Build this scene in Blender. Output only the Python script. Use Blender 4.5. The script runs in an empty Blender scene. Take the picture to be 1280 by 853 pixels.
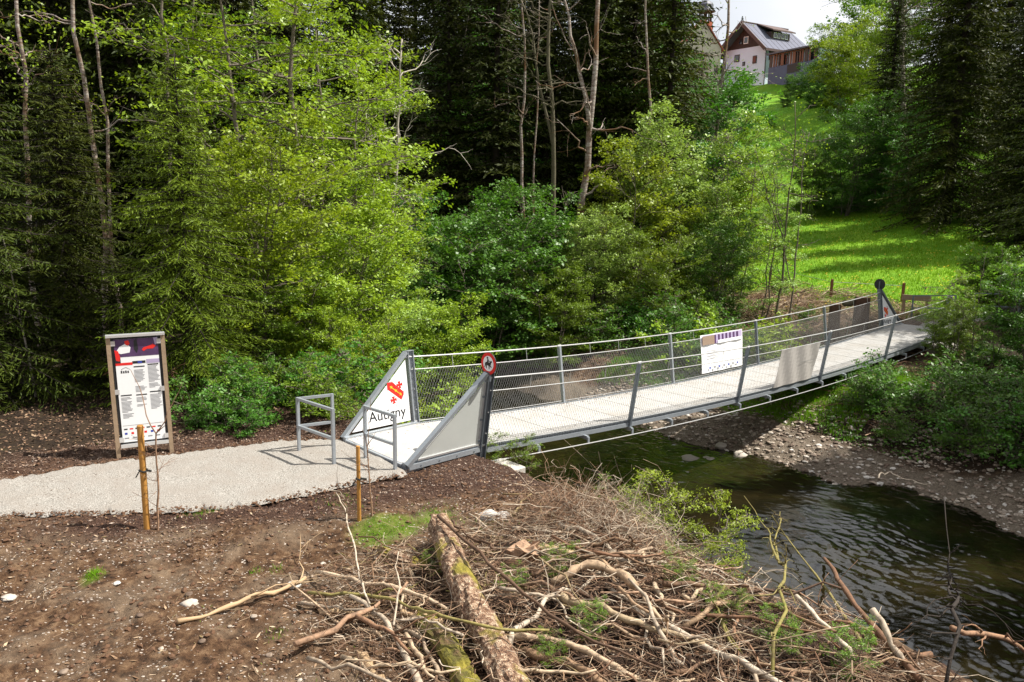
import bpy, math, random
import numpy as np
from mathutils import Vector, Matrix, Euler
R = math.radians
C = bpy.context.scene.collection
scn = bpy.context.scene

# ------------------------------------------------------------------ camera
CAM_F, CAM_P, CAM_ROLL, CAM_H = 1034.0, 0.183, 0.015, 4.245
cam_d = bpy.data.cameras.new('camera'); cam = bpy.data.objects.new('camera', cam_d); C.objects.link(cam)
cam_d.sensor_width = 36; cam_d.lens = 36*CAM_F/1280; cam_d.clip_end = 3000; cam_d.clip_start = 0.1
cam.matrix_world = Matrix.Translation((0, 0, CAM_H)) @ Matrix.Rotation(math.pi/2-CAM_P, 4, 'X') @ Matrix.Rotation(CAM_ROLL, 4, 'Z')
scn.camera = cam

# ------------------------------------------------------------------ light
SUN_DIR = Vector((0.62, 0.06, 0.86)).normalized()      # towards the sun
sun_el = math.asin(SUN_DIR.z); sun_az = math.atan2(SUN_DIR.x, SUN_DIR.y)
w = bpy.data.worlds.new('World'); scn.world = w; w.use_nodes = True
nt = w.node_tree; nt.nodes.clear()
def N(nt, t, **k):
    n = nt.nodes.new(t)
    for a, b in k.items(): setattr(n, a, b)
    return n
sky = N(nt, 'ShaderNodeTexSky', sky_type='NISHITA', sun_disc=False)
sky.sun_elevation = sun_el; sky.sun_rotation = sun_az; sky.air_density = 1.0; sky.dust_density = 2.0
tc = N(nt, 'ShaderNodeTexCoord'); cl = N(nt, 'ShaderNodeTexNoise'); cl.inputs['Scale'].default_value = 2.2; cl.inputs['Detail'].default_value = 5
rp = N(nt, 'ShaderNodeMapRange'); rp.inputs[1].default_value = .28; rp.inputs[2].default_value = .62; rp.inputs[3].default_value = .35; rp.inputs[4].default_value = .95
mx = N(nt, 'ShaderNodeMix', data_type='RGBA'); mx.inputs[7].default_value = (12.2, 12.3, 12.7, 1)
bg = N(nt, 'ShaderNodeBackground'); bg.inputs[1].default_value = .05; wo = N(nt, 'ShaderNodeOutputWorld')
L_ = nt.links.new
L_(tc.outputs['Generated'], cl.inputs['Vector']); L_(cl.outputs['Fac'], rp.inputs[0]); L_(rp.outputs[0], mx.inputs[0])
L_(sky.outputs[0], mx.inputs[6]); L_(mx.outputs[2], bg.inputs[0]); L_(bg.outputs[0], wo.inputs[0])
sd = bpy.data.lights.new('sun', 'SUN'); sd.energy = 5.0; sd.angle = R(.5); sd.color = (1, .955, .88)
so = bpy.data.objects.new('sun', sd); C.objects.link(so); so.rotation_euler = SUN_DIR.to_track_quat('Z', 'Y').to_euler()
so.location = (20, -10, 40)
vs = scn.view_settings; vs.view_transform = 'Standard'; vs.look = 'None'; vs.exposure = 0.95; vs.gamma = 1
scn.render.engine = 'CYCLES'
cy = scn.cycles; cy.max_bounces = 6; cy.diffuse_bounces = 2; cy.glossy_bounces = 3; cy.transmission_bounces = 4; cy.transparent_max_bounces = 8
cy.use_denoising = True; cy.caustics_reflective = False; cy.caustics_refractive = False; cy.sample_clamp_indirect = 6

# ------------------------------------------------------------------ pixel -> world on real planes
cp, sp = math.cos(CAM_P), math.sin(CAM_P)
def ray(px, py):
    X0, Y0 = px-640, py-426.5
    c, s = math.cos(CAM_ROLL), math.sin(CAM_ROLL)
    X = X0*c + Y0*s; Y = -X0*s + Y0*c
    u = -Y/CAM_F
    return np.array([X/CAM_F, cp + u*sp, u*cp - sp])
def onz(px, py, z=0.0):
    r = ray(px, py); k = (z-CAM_H)/r[2]; return np.array([r[0]*k, r[1]*k, z])
def ony(px, py, y):
    r = ray(px, py); k = y/r[1]; return np.array([r[0]*k, y, CAM_H + r[2]*k])

# ------------------------------------------------------------------ mesh helpers
def mesh(name, V, polys):
    """polys: list of int arrays (m,k)"""
    me = bpy.data.meshes.new(name)
    V = np.asarray(V, np.float32)
    me.vertices.add(len(V)); me.vertices.foreach_set('co', V.ravel())
    polys = [np.asarray(p, np.int32) for p in polys if len(p)]
    tot = np.concatenate([np.full(len(p), p.shape[1], np.int32) for p in polys])
    idx = np.concatenate([p.ravel() for p in polys])
    st = np.concatenate([[0], np.cumsum(tot)[:-1]]).astype(np.int32)
    me.loops.add(len(idx)); me.loops.foreach_set('vertex_index', idx)
    me.polygons.add(len(tot)); me.polygons.foreach_set('loop_start', st); me.polygons.foreach_set('loop_total', tot)
    me.update(calc_edges=True)
    return me
class MB:
    def __init__(s): s.V = []; s.P = {}; s.n = 0
    def add(s, V, polys):
        V = np.asarray(V, float)
        for p in polys:
            p = np.asarray(p, int)
            if len(p): s.P.setdefault(p.shape[1], []).append(p + s.n)
        s.V.append(V); s.n += len(V); return s
    def mesh(s, name): return mesh(name, np.concatenate(s.V), [np.concatenate(v) for v in s.P.values()])
    def corners(s, P8):   # 8 corners: bottom 4 ccw, top 4 ccw
        return s.add(P8, [[(0,3,2,1),(4,5,6,7),(0,1,5,4),(1,2,6,5),(2,3,7,6),(3,0,4,7)]])
    def box(s, c, sx, sy, sz, M=None):
        P = np.array([(x*sx/2, y*sy/2, z*sz/2) for z in (-1, 1) for x, y in ((-1,-1),(1,-1),(1,1),(-1,1))])
        if M is not None: P = P @ np.asarray(M).T
        return s.corners(P + np.asarray(c))
    def bar(s, a, b, wd, ht, up=(0, 0, 1)):
        a = np.asarray(a, float); b = np.asarray(b, float); t = b-a; L = np.linalg.norm(t); t /= L
        up = np.asarray(up, float); x = np.cross(t, up); x /= np.linalg.norm(x); z = np.cross(x, t)
        return s.box((a+b)/2, L, wd, ht, np.array([t, x, z]).T)
    def tube(s, path, rad, k=6, cap=True):
        p = np.asarray(path, float); n = len(p)
        rad = np.broadcast_to(np.asarray(rad, float), (n,))
        t = np.gradient(p, axis=0) if n > 1 else p; t /= np.linalg.norm(t, axis=1)[:, None] + 1e-9
        m = t.mean(0); ref = np.eye(3)[int(np.argmin(np.abs(m)))]
        u = np.cross(t, ref); u /= np.linalg.norm(u, axis=1)[:, None] + 1e-9; v = np.cross(t, u)
        a = np.arange(k)*2*math.pi/k
        V = p[:, None, :] + rad[:, None, None]*(np.cos(a)[None, :, None]*u[:, None, :] + np.sin(a)[None, :, None]*v[:, None, :])
        i = np.arange(n-1)[:, None]*k; j = np.arange(k)[None, :]; j2 = (j+1) % k
        q = np.stack([i+j, i+j2, i+k+j2, i+k+j], -1).reshape(-1, 4)
        P = [q]
        if cap:
            P.append(np.array([np.arange(k)[::-1]])); P.append(np.array([np.arange(k)+(n-1)*k]))
        return s.add(V.reshape(-1, 3), P)
    def quads(s, Cn, A, B):   # rhombic leaves
        n = len(Cn)
        V = np.stack([Cn-A, Cn+B, Cn+A, Cn-B], 1).reshape(-1, 3)
        return s.add(V, [np.arange(4*n).reshape(-1, 4)])
    def prism(s, pts, frame, off, th):   # 2d outline in frame (o, x, y, n)
        o, x, y, n = [np.asarray(f, float) for f in frame]
        m = len(pts); P = np.array([o + x*a + y*b for a, b in pts])
        V = np.concatenate([P + n*off, P + n*(off+th)])
        sd = [(i, (i+1) % m, m+(i+1) % m, m+i) for i in range(m)]
        return s.add(V, [sd, [tuple(range(m, 2*m))], [tuple(range(m))[::-1]]])
def ob(name, mb, mat, parent=None, smooth=False, kind=None, label=None, cat=None, group=None):
    me = mb.mesh(name) if isinstance(mb, MB) else mb
    if mat is not None and not me.materials: me.materials.append(mat)
    o = bpy.data.objects.new(name, me); C.objects.link(o)
    if parent is not None: o.parent = parent
    me.polygons.foreach_set('use_smooth', np.full(len(me.polygons), bool(smooth)))
    tag(o, label, cat, group, kind); return o
def tag(o, label=None, cat=None, group=None, kind=None):
    for k, v in (('label', label), ('category', cat), ('group', group), ('kind', kind)):
        if v: o[k] = v
    return o
def thing(name, label, cat, loc=(0, 0, 0), rz=0, group=None):
    o = bpy.data.objects.new(name, None); C.objects.link(o); o.empty_display_size = .2
    o.location = [float(v) for v in loc]; o.rotation_euler = (0, 0, rz); return tag(o, label, cat, group)
KIDS = {}
def copy_tree(o, loc, rz=0, sc=1, label=None, group=None, mats=None):
    c = o.copy(); C.objects.link(c); c.location = [float(v) for v in loc]; c.rotation_euler = (0, 0, rz)
    c.scale = (sc,)*3 if not hasattr(sc, '__len__') else sc
    if label: c['label'] = label
    if group: c['group'] = group
    for ch in o.children:
        d = ch.copy(); C.objects.link(d); d.parent = c
        if mats and ch.name.split('.')[0] in mats:
            d.material_slots[0].link = 'OBJECT'; d.material_slots[0].material = mats[ch.name.split('.')[0]]
    return c

# ------------------------------------------------------------------ smooth noise in numpy
def vnoise(x, y, seed=0):
    x = np.asarray(x, float); y = np.asarray(y, float)
    xi = np.floor(x).astype(np.int64); yi = np.floor(y).astype(np.int64); fx = x-xi; fy = y-yi
    fx = fx*fx*(3-2*fx); fy = fy*fy*(3-2*fy)
    def h(a, b):
        n = (a*374761393 + b*668265263 + seed*974634777) & 0xffffffff
        n = ((n ^ (n >> 13))*1274126177) & 0xffffffff
        return ((n ^ (n >> 16)) & 0xffff)/32767.5 - 1
    return (h(xi, yi)*(1-fx)+h(xi+1, yi)*fx)*(1-fy) + (h(xi, yi+1)*(1-fx)+h(xi+1, yi+1)*fx)*fy
def fbm(x, y, o=4, seed=0, g=.5):
    a = 1; s = 0
    for i in range(o): s = s + a*vnoise(x, y, seed+i*17); x = x*2.03+11.3; y = y*2.03-7.1; a *= g
    return s
def sstep(a, b, x):
    t = np.clip((x-a)/(b-a), 0, 1); return t*t*(3-2*t)

# ------------------------------------------------------------------ bridge frame
BA = 0.743; D = np.array([math.cos(BA), math.sin(BA), 0]); NV = np.array([D[1], -D[0], 0]); UP = np.array([0, 0, 1.])
B0 = np.array([-1.704, 14.573, 0]); BL = 19.39; BW = 1.755; Z1 = -.25; SAG = .326; LEAN = .174/1.2
def zdeck(s):
    t = np.clip(s/BL, 0, 1); return Z1*t - 4*SAG*t*(1-t)
def BP(s, n, h=0, side=None):
    """point on the bridge: s along, n across (0 back .. BW front), h above deck, leaning outwards when side is given"""
    p = B0 + D*s + NV*n + UP*(zdeck(s)+h)
    if side is not None: p = p + NV*LEAN*h*(1 if side else -1)
    return p

# ------------------------------------------------------------------ terrain function
def st(x, y):
    dx = x-B0[0]; dy = y-B0[1]; return dx*D[0]+dy*D[1], dx*NV[0]+dy*NV[1]
PROF_S = [-400, -.2, .5, 1.6, 2.6, 5, 8.5, 9.4, 10.7, 11.6, 14.6, 19.6, 21.4, 30, 44.4, 50, 56, 71, 84, 91, 98, 110, 400]
PROF_Z = [-.06, -.06, -.55, -1.9, -2.5, -2.9, -2.45, -2.1, -1.8, -1.35, -.95, -.75, -.30, .9, 2.7, 4.6, 7.0, 12., 16.2, 18.5, 19.1, 19.3, 22]
def smooth_h(x, y):
    s, t = st(x, y)
    bend = np.minimum(10, .02*np.clip(-t-3, 0, None)**2)
    wob = .5*vnoise(t*.22, s*.1, 5)*sstep(1, 4, np.abs(t-.8)) + .25*vnoise(t*.8, 3.3, 8)*sstep(1.2, 3, np.abs(t-.8))
    near = sstep(30, 18, s)
    wob = wob - .9*sstep(2.5, 7, t)*sstep(5, 3, s)
    z = np.interp(s-bend*sstep(60, 20, s)-wob*near, PROF_S, PROF_Z)
    z = z + np.clip(4.6-y, 0, 5.2)*.5*sstep(9, 3, np.abs(x))
    return z
# brush pile footprint
def pile(x, y):
    a = np.exp(-(((x-.6)/1.7)**2 + ((y-8.3)/1.9)**2))*.24 + np.exp(-(((x-2.4)/1.3)**2+((y-7.2)/1.6)**2))*.14
    return a
def path_mask(x, y):
    lo = np.interp(x, PX_LO[0], PX_LO[1]); hi = np.interp(x, PX_HI[0], PX_HI[1])
    return sstep(-.15, .1, y-lo)*sstep(-.15, .1, hi-y)*sstep(-1.2, -1.5, x+.0)
hi_px = [(-420, 672), (-150, 628), (0, 599), (130, 577), (217, 566), (290, 556), (350, 549), (432, 548)]
lo_px = [(-420, 700), (-150, 655), (0, 642), (100, 641), (200, 638), (290, 633), (340, 625), (400, 613), (455, 601), (509, 592)]
HI = np.array([onz(a, b, -.04)[:2] for a, b in hi_px]); LO = np.array([onz(a, b, -.04)[:2] for a, b in lo_px])
PX_HI = (HI[:, 0], HI[:, 1]); PX_LO = (LO[:, 0], LO[:, 1])
def height(x, y):
    z = smooth_h(x, y)
    s, t = st(x, y)
    pm = path_mask(x, y)
    nearb = sstep(0.3, -.5, s)*sstep(30, 20, y)
    pile_n = pile(x, y)
    hi = np.interp(x, PX_HI[0], PX_HI[1])
    bank = nearb*sstep(.1, 1.1, y-hi)*sstep(-1.9, -2.6, x)*.07
    lo = np.interp(x, PX_LO[0], PX_LO[1])
    low = nearb*sstep(.2, 2.2, lo-y)*(-.10)
    n1 = .06*fbm(x*.9, y*.9, 3, 3) + .030*fbm(x*4.2, y*4.2, 3, 9) + .017*fbm(x*9.5, y*9.5, 2, 21)
    flat = 1-.93*pm
    plat = sstep(-2.3, -1.7, s)*sstep(.6, .2, s)*sstep(-.8, -.2, t)*sstep(2.6, 2.0, t)
    far = (.25*fbm(x*.12, y*.12, 3, 31) + .05*fbm(x*.7, y*.7, 3, 41))*sstep(11, 14, s)*sstep(-30, 5, y)
    far = far*(1-.9*sstep(3.5, 1.5, np.abs(t-.8))*sstep(24, 21, s))
    bed = .12*fbm(x*.8, y*.8, 3, 77)*sstep(3, 6, s)*sstep(13, 11, s)
    z = z + (n1*flat*sstep(2.5, .5, s) + bank + low + pile_n)*(1-plat) - .03*plat + far + bed - .05*pm + (.045*fbm(x*1.5, y*1.5, 3, 55)+.028*fbm(x*5, y*5, 2, 57)*sstep(24, 20, s))*sstep(.3, 1.5, s)*sstep(30, 24, s)
    return z
def hz(x, y): return float(height(np.array([x]), np.array([y]))[0])

# ------------------------------------------------------------------ materials
def nodes(name):
    m = bpy.data.materials.new(name); m.use_nodes = True; t = m.node_tree; t.nodes.clear()
    o = N(t, 'ShaderNodeOutputMaterial'); return m, t, o
def ramp(t, fac, stops):
    r = N(t, 'ShaderNodeValToRGB'); e = r.color_ramp.elements
    while len(e) < len(stops): e.new(.5)
    for k, (p, c) in enumerate(stops): e[k].position = p; e[k].color = (*c, 1) if len(c) == 3 else c
    t.links.new(fac, r.inputs[0]); return r.outputs[0]
def noise(t, scale, detail=4, rough=.55, vec=None, dist=0):
    n = N(t, 'ShaderNodeTexNoise'); n.inputs['Scale'].default_value = scale; n.inputs['Detail'].default_value = detail
    n.inputs['Roughness'].default_value = rough; n.inputs['Distortion'].default_value = dist
    if vec is not None: t.links.new(vec, n.inputs['Vector'])
    return n.outputs['Fac']
def pos(t): return N(t, 'ShaderNodeNewGeometry').outputs['Position']
def objc(t): return N(t, 'ShaderNodeTexCoord').outputs['Object']
def mixc(t, f, a, b, bt='MIX'):
    m = N(t, 'ShaderNodeMix', data_type='RGBA', blend_type=bt)
    for s, v in ((m.inputs[0], f), (m.inputs[6], a), (m.inputs[7], b)):
        if isinstance(v, (int, float)): s.default_value = v
        elif isinstance(v, tuple): s.default_value = (*v, 1)
        else: t.links.new(v, s)
    return m.outputs[2]
def math_(t, op, a, b=None):
    m = N(t, 'ShaderNodeMath', operation=op)
    for s, v in ((m.inputs[0], a), (m.inputs[1], b)):
        if v is None: continue
        if isinstance(v, (int, float)): s.default_value = v
        else: t.links.new(v, s)
    return m.outputs[0]
def bump(t, h, strength, dist=.02):
    b = N(t, 'ShaderNodeBump'); b.inputs['Strength'].default_value = strength; b.inputs['Distance'].default_value = dist
    t.links.new(h, b.inputs['Height']); return b.outputs[0]
def bsdf(t, o, col, rough=.7, metal=0, normal=None, spec=.4):
    p = N(t, 'ShaderNodeBsdfPrincipled')
    for s, v in ((p.inputs['Base Color'], col), (p.inputs['Roughness'], rough)):
        if isinstance(v, tuple): s.default_value = (*v, 1)
        elif isinstance(v, (int, float)): s.default_value = v
        else: t.links.new(v, s)
    p.inputs['Metallic'].default_value = metal; p.inputs['Specular IOR Level'].default_value = spec
    if normal is not None: t.links.new(normal, p.inputs['Normal'])
    t.links.new(p.outputs[0], o.inputs[0]); return p
def simple(name, c1, c2, scale=8, rough=.7, metal=0, bs=.2, bd=.01, spec=.4, island=0, world=False):
    m, t, o = nodes(name); v = pos(t) if world else objc(t)
    f = noise(t, scale, 5, .6, v); col = mixc(t, f, c1, c2)
    if island:
        g = N(t, 'ShaderNodeNewGeometry').outputs['Random Per Island']; hs = N(t, 'ShaderNodeHueSaturation')
        t.links.new(col, hs.inputs['Color']); mr = N(t, 'ShaderNodeMapRange'); mr.inputs[3].default_value = 1-island; mr.inputs[4].default_value = 1+island
        t.links.new(g, mr.inputs[0]); t.links.new(mr.outputs[0], hs.inputs['Value']); col = hs.outputs[0]
    bsdf(t, o, col, rough, metal, bump(t, noise(t, scale*4, 4, .6, v), bs, bd), spec); return m
def leaf_mat(name, ca, cb, tr, trc, gloss=.45):
    m, t, o = nodes(name)
    g = N(t, 'ShaderNodeNewGeometry'); oi = N(t, 'ShaderNodeObjectInfo')
    v = N(t, 'ShaderNodeTexCoord').outputs['Object']
    f = math_(t, 'ADD', math_(t, 'MULTIPLY', g.outputs['Random Per Island'], .55), math_(t, 'MULTIPLY', noise(t, .9, 2, .5, v), .6))
    col = mixc(t, f, ca, cb)
    hs = N(t, 'ShaderNodeHueSaturation'); t.links.new(col, hs.inputs['Color'])
    mr = N(t, 'ShaderNodeMapRange'); mr.inputs[3].default_value = .485; mr.inputs[4].default_value = .515; t.links.new(oi.outputs['Random'], mr.inputs[0]); t.links.new(mr.outputs[0], hs.inputs['Hue'])
    mv = N(t, 'ShaderNodeMapRange'); mv.inputs[3].default_value = .85; mv.inputs[4].default_value = 1.15; t.links.new(oi.outputs['Random'], mv.inputs[0]); t.links.new(mv.outputs[0], hs.inputs['Value'])
    p = N(t, 'ShaderNodeBsdfPrincipled'); p.inputs['Roughness'].default_value = gloss; p.inputs['Specular IOR Level'].default_value = .3 if 'leaf' in name else .12
    t.links.new(hs.outputs[0], p.inputs['Base Color'])
    tb = N(t, 'ShaderNodeBsdfTranslucent'); t.links.new(mixc(t, 1.0, hs.outputs[0], trc, 'MULTIPLY'), tb.inputs[0])
    ms = N(t, 'ShaderNodeMixShader'); ms.inputs[0].default_value = tr
    t.links.new(p.outputs[0], ms.inputs[1]); t.links.new(tb.outputs[0], ms.inputs[2]); t.links.new(ms.outputs[0], o.inputs[0]); return m
M = {}
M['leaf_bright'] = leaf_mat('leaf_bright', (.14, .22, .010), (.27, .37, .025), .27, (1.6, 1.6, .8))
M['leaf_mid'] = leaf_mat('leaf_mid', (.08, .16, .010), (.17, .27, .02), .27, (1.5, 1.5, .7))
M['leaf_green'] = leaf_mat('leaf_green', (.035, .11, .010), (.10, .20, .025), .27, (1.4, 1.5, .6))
M['leaf_silver'] = leaf_mat('leaf_silver', (.15, .24, .035), (.31, .42, .09), .27, (1.3, 1.3, .7))
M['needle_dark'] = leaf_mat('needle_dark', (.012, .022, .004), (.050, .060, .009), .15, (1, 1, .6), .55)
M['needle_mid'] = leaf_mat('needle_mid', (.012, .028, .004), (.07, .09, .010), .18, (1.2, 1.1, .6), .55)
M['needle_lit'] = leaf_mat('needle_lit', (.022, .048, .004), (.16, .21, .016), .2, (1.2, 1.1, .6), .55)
M['needle_brown'] = leaf_mat('needle_brown', (.03, .016, .007), (.075, .036, .013), .15, (1.2, 1, .6), .6)
M['bark'] = simple('bark', (.05, .04, .028), (.24, .20, .15), 9, .9, bs=.8, bd=.03)
M['bark_dark'] = simple('bark_dark', (.010, .007, .005), (.035, .024, .016), 9, .9, bs=.8, bd=.03)
M['stump_bark'] = simple('stump_bark', (.03, .014, .008), (.10, .05, .028), 9, .9, bs=.8, bd=.03)
M['bark_moss'] = simple('bark_moss', (.05, .045, .015), (.14, .12, .08), 5, .9, bs=.6, bd=.02)
def birch_mat():
    m, t, o = nodes('birch_bark'); v = objc(t)
    mp = N(t, 'ShaderNodeMapping'); mp.inputs['Scale'].default_value = (3, 3, 9); t.links.new(v, mp.inputs[0])
    f = noise(t, 2.0, 5, .65, mp.outputs[0]); f2 = noise(t, .8, 3, .5, v)
    col = ramp(t, f, [(.3, (.04, .028, .02)), (.46, (.20, .15, .12)), (.62, (.36, .33, .29))])
    col = mixc(t, ramp(t, f2, [(.45, (0, 0, 0)), (.62, (1, 1, 1))]), col, (.13, .065, .025))
    bsdf(t, o, col, .85, 0, bump(t, f, .6, .03)); return m
M['birch'] = birch_mat()
M['dead_wood'] = simple('dead_wood', (.20, .17, .14), (.48, .43, .36), 4, .85, bs=.5, bd=.01)
def twig_mat(name, stops, sc=5.):
    m, t, o = nodes(name); g = N(t, 'ShaderNodeNewGeometry'); oi = N(t, 'ShaderNodeObjectInfo')
    r = math_(t, 'FRACT', math_(t, 'ADD', g.outputs['Random Per Island'], oi.outputs['Random']))
    col = ramp(t, r, stops); f = noise(t, sc*3, 4, .6, objc(t))
    col = mixc(t, ramp(t, f, [(.35, (0, 0, 0)), (.55, (1, 1, 1))]), mixc(t, .6, col, (.04, .022, .012)), col)
    bsdf(t, o, col, .8, 0, bump(t, noise(t, sc*14, 3, .6, objc(t)), .5, .006)); return m
M['twig'] = twig_mat('twig', [(0, (.08, .042, .022)), (.25, (.20, .115, .06)), (.5, (.33, .215, .125)), (.75, (.52, .40, .27)), (1, (.18, .125, .045))])
M['twig_dark'] = twig_mat('twig_dark', [(0, (.05, .025, .014)), (.4, (.12, .065, .035)), (.8, (.22, .13, .075)), (1, (.34, .24, .15))])
M['twig_red'] = twig_mat('twig_red', [(0, (.10, .045, .022)), (.5, (.22, .115, .06)), (1, (.38, .24, .15))])
M['twig_pale'] = twig_mat('twig_pale', [(0, (.30, .23, .16)), (.5, (.50, .42, .32)), (1, (.26, .18, .11))])
M['twig_green'] = twig_mat('twig_green', [(0, (.16, .14, .03)), (.5, (.24, .2, .06)), (1, (.12, .09, .04))])
M['split_wood'] = simple('split_wood', (.28, .18, .09), (.48, .34, .20), 5, .75, bs=.4, bd=.01)
def log_mat():
    m, t, o = nodes('log_bark'); v = objc(t)
    vo = N(t, 'ShaderNodeTexVoronoi', feature='DISTANCE_TO_EDGE'); mp = N(t, 'ShaderNodeMapping'); mp.inputs['Scale'].default_value = (20, 9, 20)
    t.links.new(v, mp.inputs[0]); t.links.new(mp.outputs[0], vo.inputs['Vector'])
    f = noise(t, 3, 5, .6, v); f3 = noise(t, 22, 4, .6, v)
    col = ramp(t, f3, [(.34, (.06, .028, .014)), (.48, (.28, .155, .085)), (.62, (.58, .44, .30))])
    col = mixc(t, ramp(t, vo.outputs['Distance'], [(.02, (1, 1, 1)), (.16, (0, 0, 0))]), col, (.045, .022, .015))
    mo = ramp(t, noise(t, 2.2, 4, .6, v), [(.50, (0, 0, 0)), (.60, (1, 1, 1))])
    sep = N(t, 'ShaderNodeSeparateXYZ'); t.links.new(N(t, 'ShaderNodeNewGeometry').outputs['Normal'], sep.inputs[0])
    mo = mixc(t, 1., mo, ramp(t, sep.outputs[2], [(.0, (0, 0, 0)), (.35, (1, 1, 1))]), 'MULTIPLY')
    col = mixc(t, mo, col, mixc(t, f3, (.10, .085, .01), (.30, .24, .03)))
    hh = mixc(t, f3, vo.outputs['Distance'], (.6, .6, .6))
    bsdf(t, o, col, .85, 0, bump(t, hh, .9, .03)); return m
M['log'] = log_mat()
def moss_mat():
    m, t, o = nodes('mossy_bark'); v = objc(t); f = noise(t, 4, 5, .65, v)
    col = ramp(t, f, [(.35, (.12, .07, .035)), (.48, (.10, .09, .015)), (.6, (.24, .20, .025)), (.75, (.3, .19, .11))])
    bsdf(t, o, col, .95, 0, bump(t, noise(t, 30, 5, .7, v), 1, .03)); return m
M['moss'] = moss_mat()
M['cut_wood'] = simple('cut_wood', (.22, .12, .07), (.36, .22, .13), 6, .8)
def ground_mat():
    m, t, o = nodes('ground'); v = pos(t)
    at = N(t, 'ShaderNodeVertexColor', layer_name='zone'); sep = N(t, 'ShaderNodeSeparateColor'); t.links.new(at.outputs[0], sep.inputs[0])
    n1 = noise(t, 1.3, 5, .6, v); n2 = noise(t, 9, 5, .65, v); n3 = noise(t, 45, 4, .7, v)
    soil = ramp(t, n2, [(.32, (.016, .008, .004)), (.5, (.078, .041, .020)), (.68, (.17, .105, .058))])
    soil = mixc(t, ramp(t, n1, [(.47, (0, 0, 0)), (.62, (.7, .7, .7))]), soil, mixc(t, n2, (.06, .038, .022), (.23, .17, .115)))
    vo = N(t, 'ShaderNodeTexVoronoi'); vo.inputs['Scale'].default_value = 34; t.links.new(v, vo.inputs['Vector'])
    vsep = N(t, 'ShaderNodeSeparateColor'); t.links.new(vo.outputs['Color'], vsep.inputs[0])
    vm = N(t, 'ShaderNodeMapping'); vm.inputs['Scale'].default_value = (26, 44, 30); vm.inputs['Rotation'].default_value = (0, 0, .6); t.links.new(v, vm.inputs[0]); vo.inputs['Scale'].default_value = 1; vo.inputs['Randomness'].default_value = 1; t.links.new(vm.outputs[0], vo.inputs['Vector'])
    cl_ = ramp(t, noise(t, 1.7, 5, .7, v, .5), [(.42, (.02, .02, .02)), (.62, (.5, .5, .5))])
    stone = math_(t, 'MULTIPLY', math_(t, 'LESS_THAN', vsep.outputs[0], cl_), math_(t, 'LESS_THAN', vo.outputs['Distance'], math_(t, 'ADD', .15, math_(t, 'MULTIPLY', vsep.outputs[1], .3))))
    soil = mixc(t, stone, soil, mixc(t, vsep.outputs[1], (.18, .13, .10), (.50, .43, .36)))
    grass = mixc(t, n2, (.07, .18, .006), (.13, .30, .010))
    grass = mixc(t, ramp(t, noise(t, .35, 4, .6, v), [(.4, (0, 0, 0)), (.65, (1, 1, 1))]), grass, mixc(t, n3, (.13, .27, .01), (.20, .33, .015)))
    gravel = mixc(t, vsep.outputs[2], (.075, .055, .04), (.24, .195, .15)); gravel = mixc(t, .5, gravel, ramp(t, n3, [(.3, (.045, .032, .02)), (.7, (.22, .18, .13))]))
    mulch = ramp(t, n3, [(.34, (.012, .006, .004)), (.55, (.058, .03, .019)), (.75, (.16, .10, .07))])
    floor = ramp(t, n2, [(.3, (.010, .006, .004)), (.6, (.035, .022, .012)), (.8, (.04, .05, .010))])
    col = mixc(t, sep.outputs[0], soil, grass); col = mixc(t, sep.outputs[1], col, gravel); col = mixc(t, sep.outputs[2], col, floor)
    at2 = N(t, 'ShaderNodeVertexColor', layer_name='zone_b'); s2 = N(t, 'ShaderNodeSeparateColor'); t.links.new(at2.outputs[0], s2.inputs[0])
    col = mixc(t, s2.outputs[0], col, mulch); col = mixc(t, s2.outputs[1], col, ramp(t, n3, [(.35, (.008, .004, .003)), (.7, (.05, .028, .016))]))  # last mix: shade between the brush pile sticks put into the ground colour
    hgt = math_(t, 'ADD', math_(t, 'ADD', n3, math_(t, 'MULTIPLY', n2, 1.2)), math_(t, 'MULTIPLY', stone, .5))
    bsdf(t, o, col, .92, 0, bump(t, hgt, .9, .03), .2); return m
M['ground'] = ground_mat()
def path_mat():
    m, t, o = nodes('path_gravel'); v = pos(t)
    vo = N(t, 'ShaderNodeTexVoronoi'); vo.inputs['Scale'].default_value = 70; t.links.new(v, vo.inputs['Vector'])
    n = noise(t, 60, 4, .7, v); n0 = noise(t, 2.2, 5, .6, v)
    col = ramp(t, n, [(.34, (.075, .066, .055)), (.48, (.245, .228, .20)), (.66, (.43, .405, .37))])
    col = mixc(t, ramp(t, n0, [(.35, (.8, .8, .8)), (.6, (0, 0, 0))]), col, mixc(t, n, (.15, .125, .10), (.34, .31, .275)))
    dk = ramp(t, noise(t, 26, 5, .75, v), [(.60, (0, 0, 0)), (.70, (1, 1, 1))])
    col = mixc(t, dk, col, (.13, .085, .055))
    bsdf(t, o, col, .95, 0, bump(t, math_(t, 'ADD', n, vo.outputs['Distance']), .7, .012), .2); return m
M['path'] = path_mat()
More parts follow.
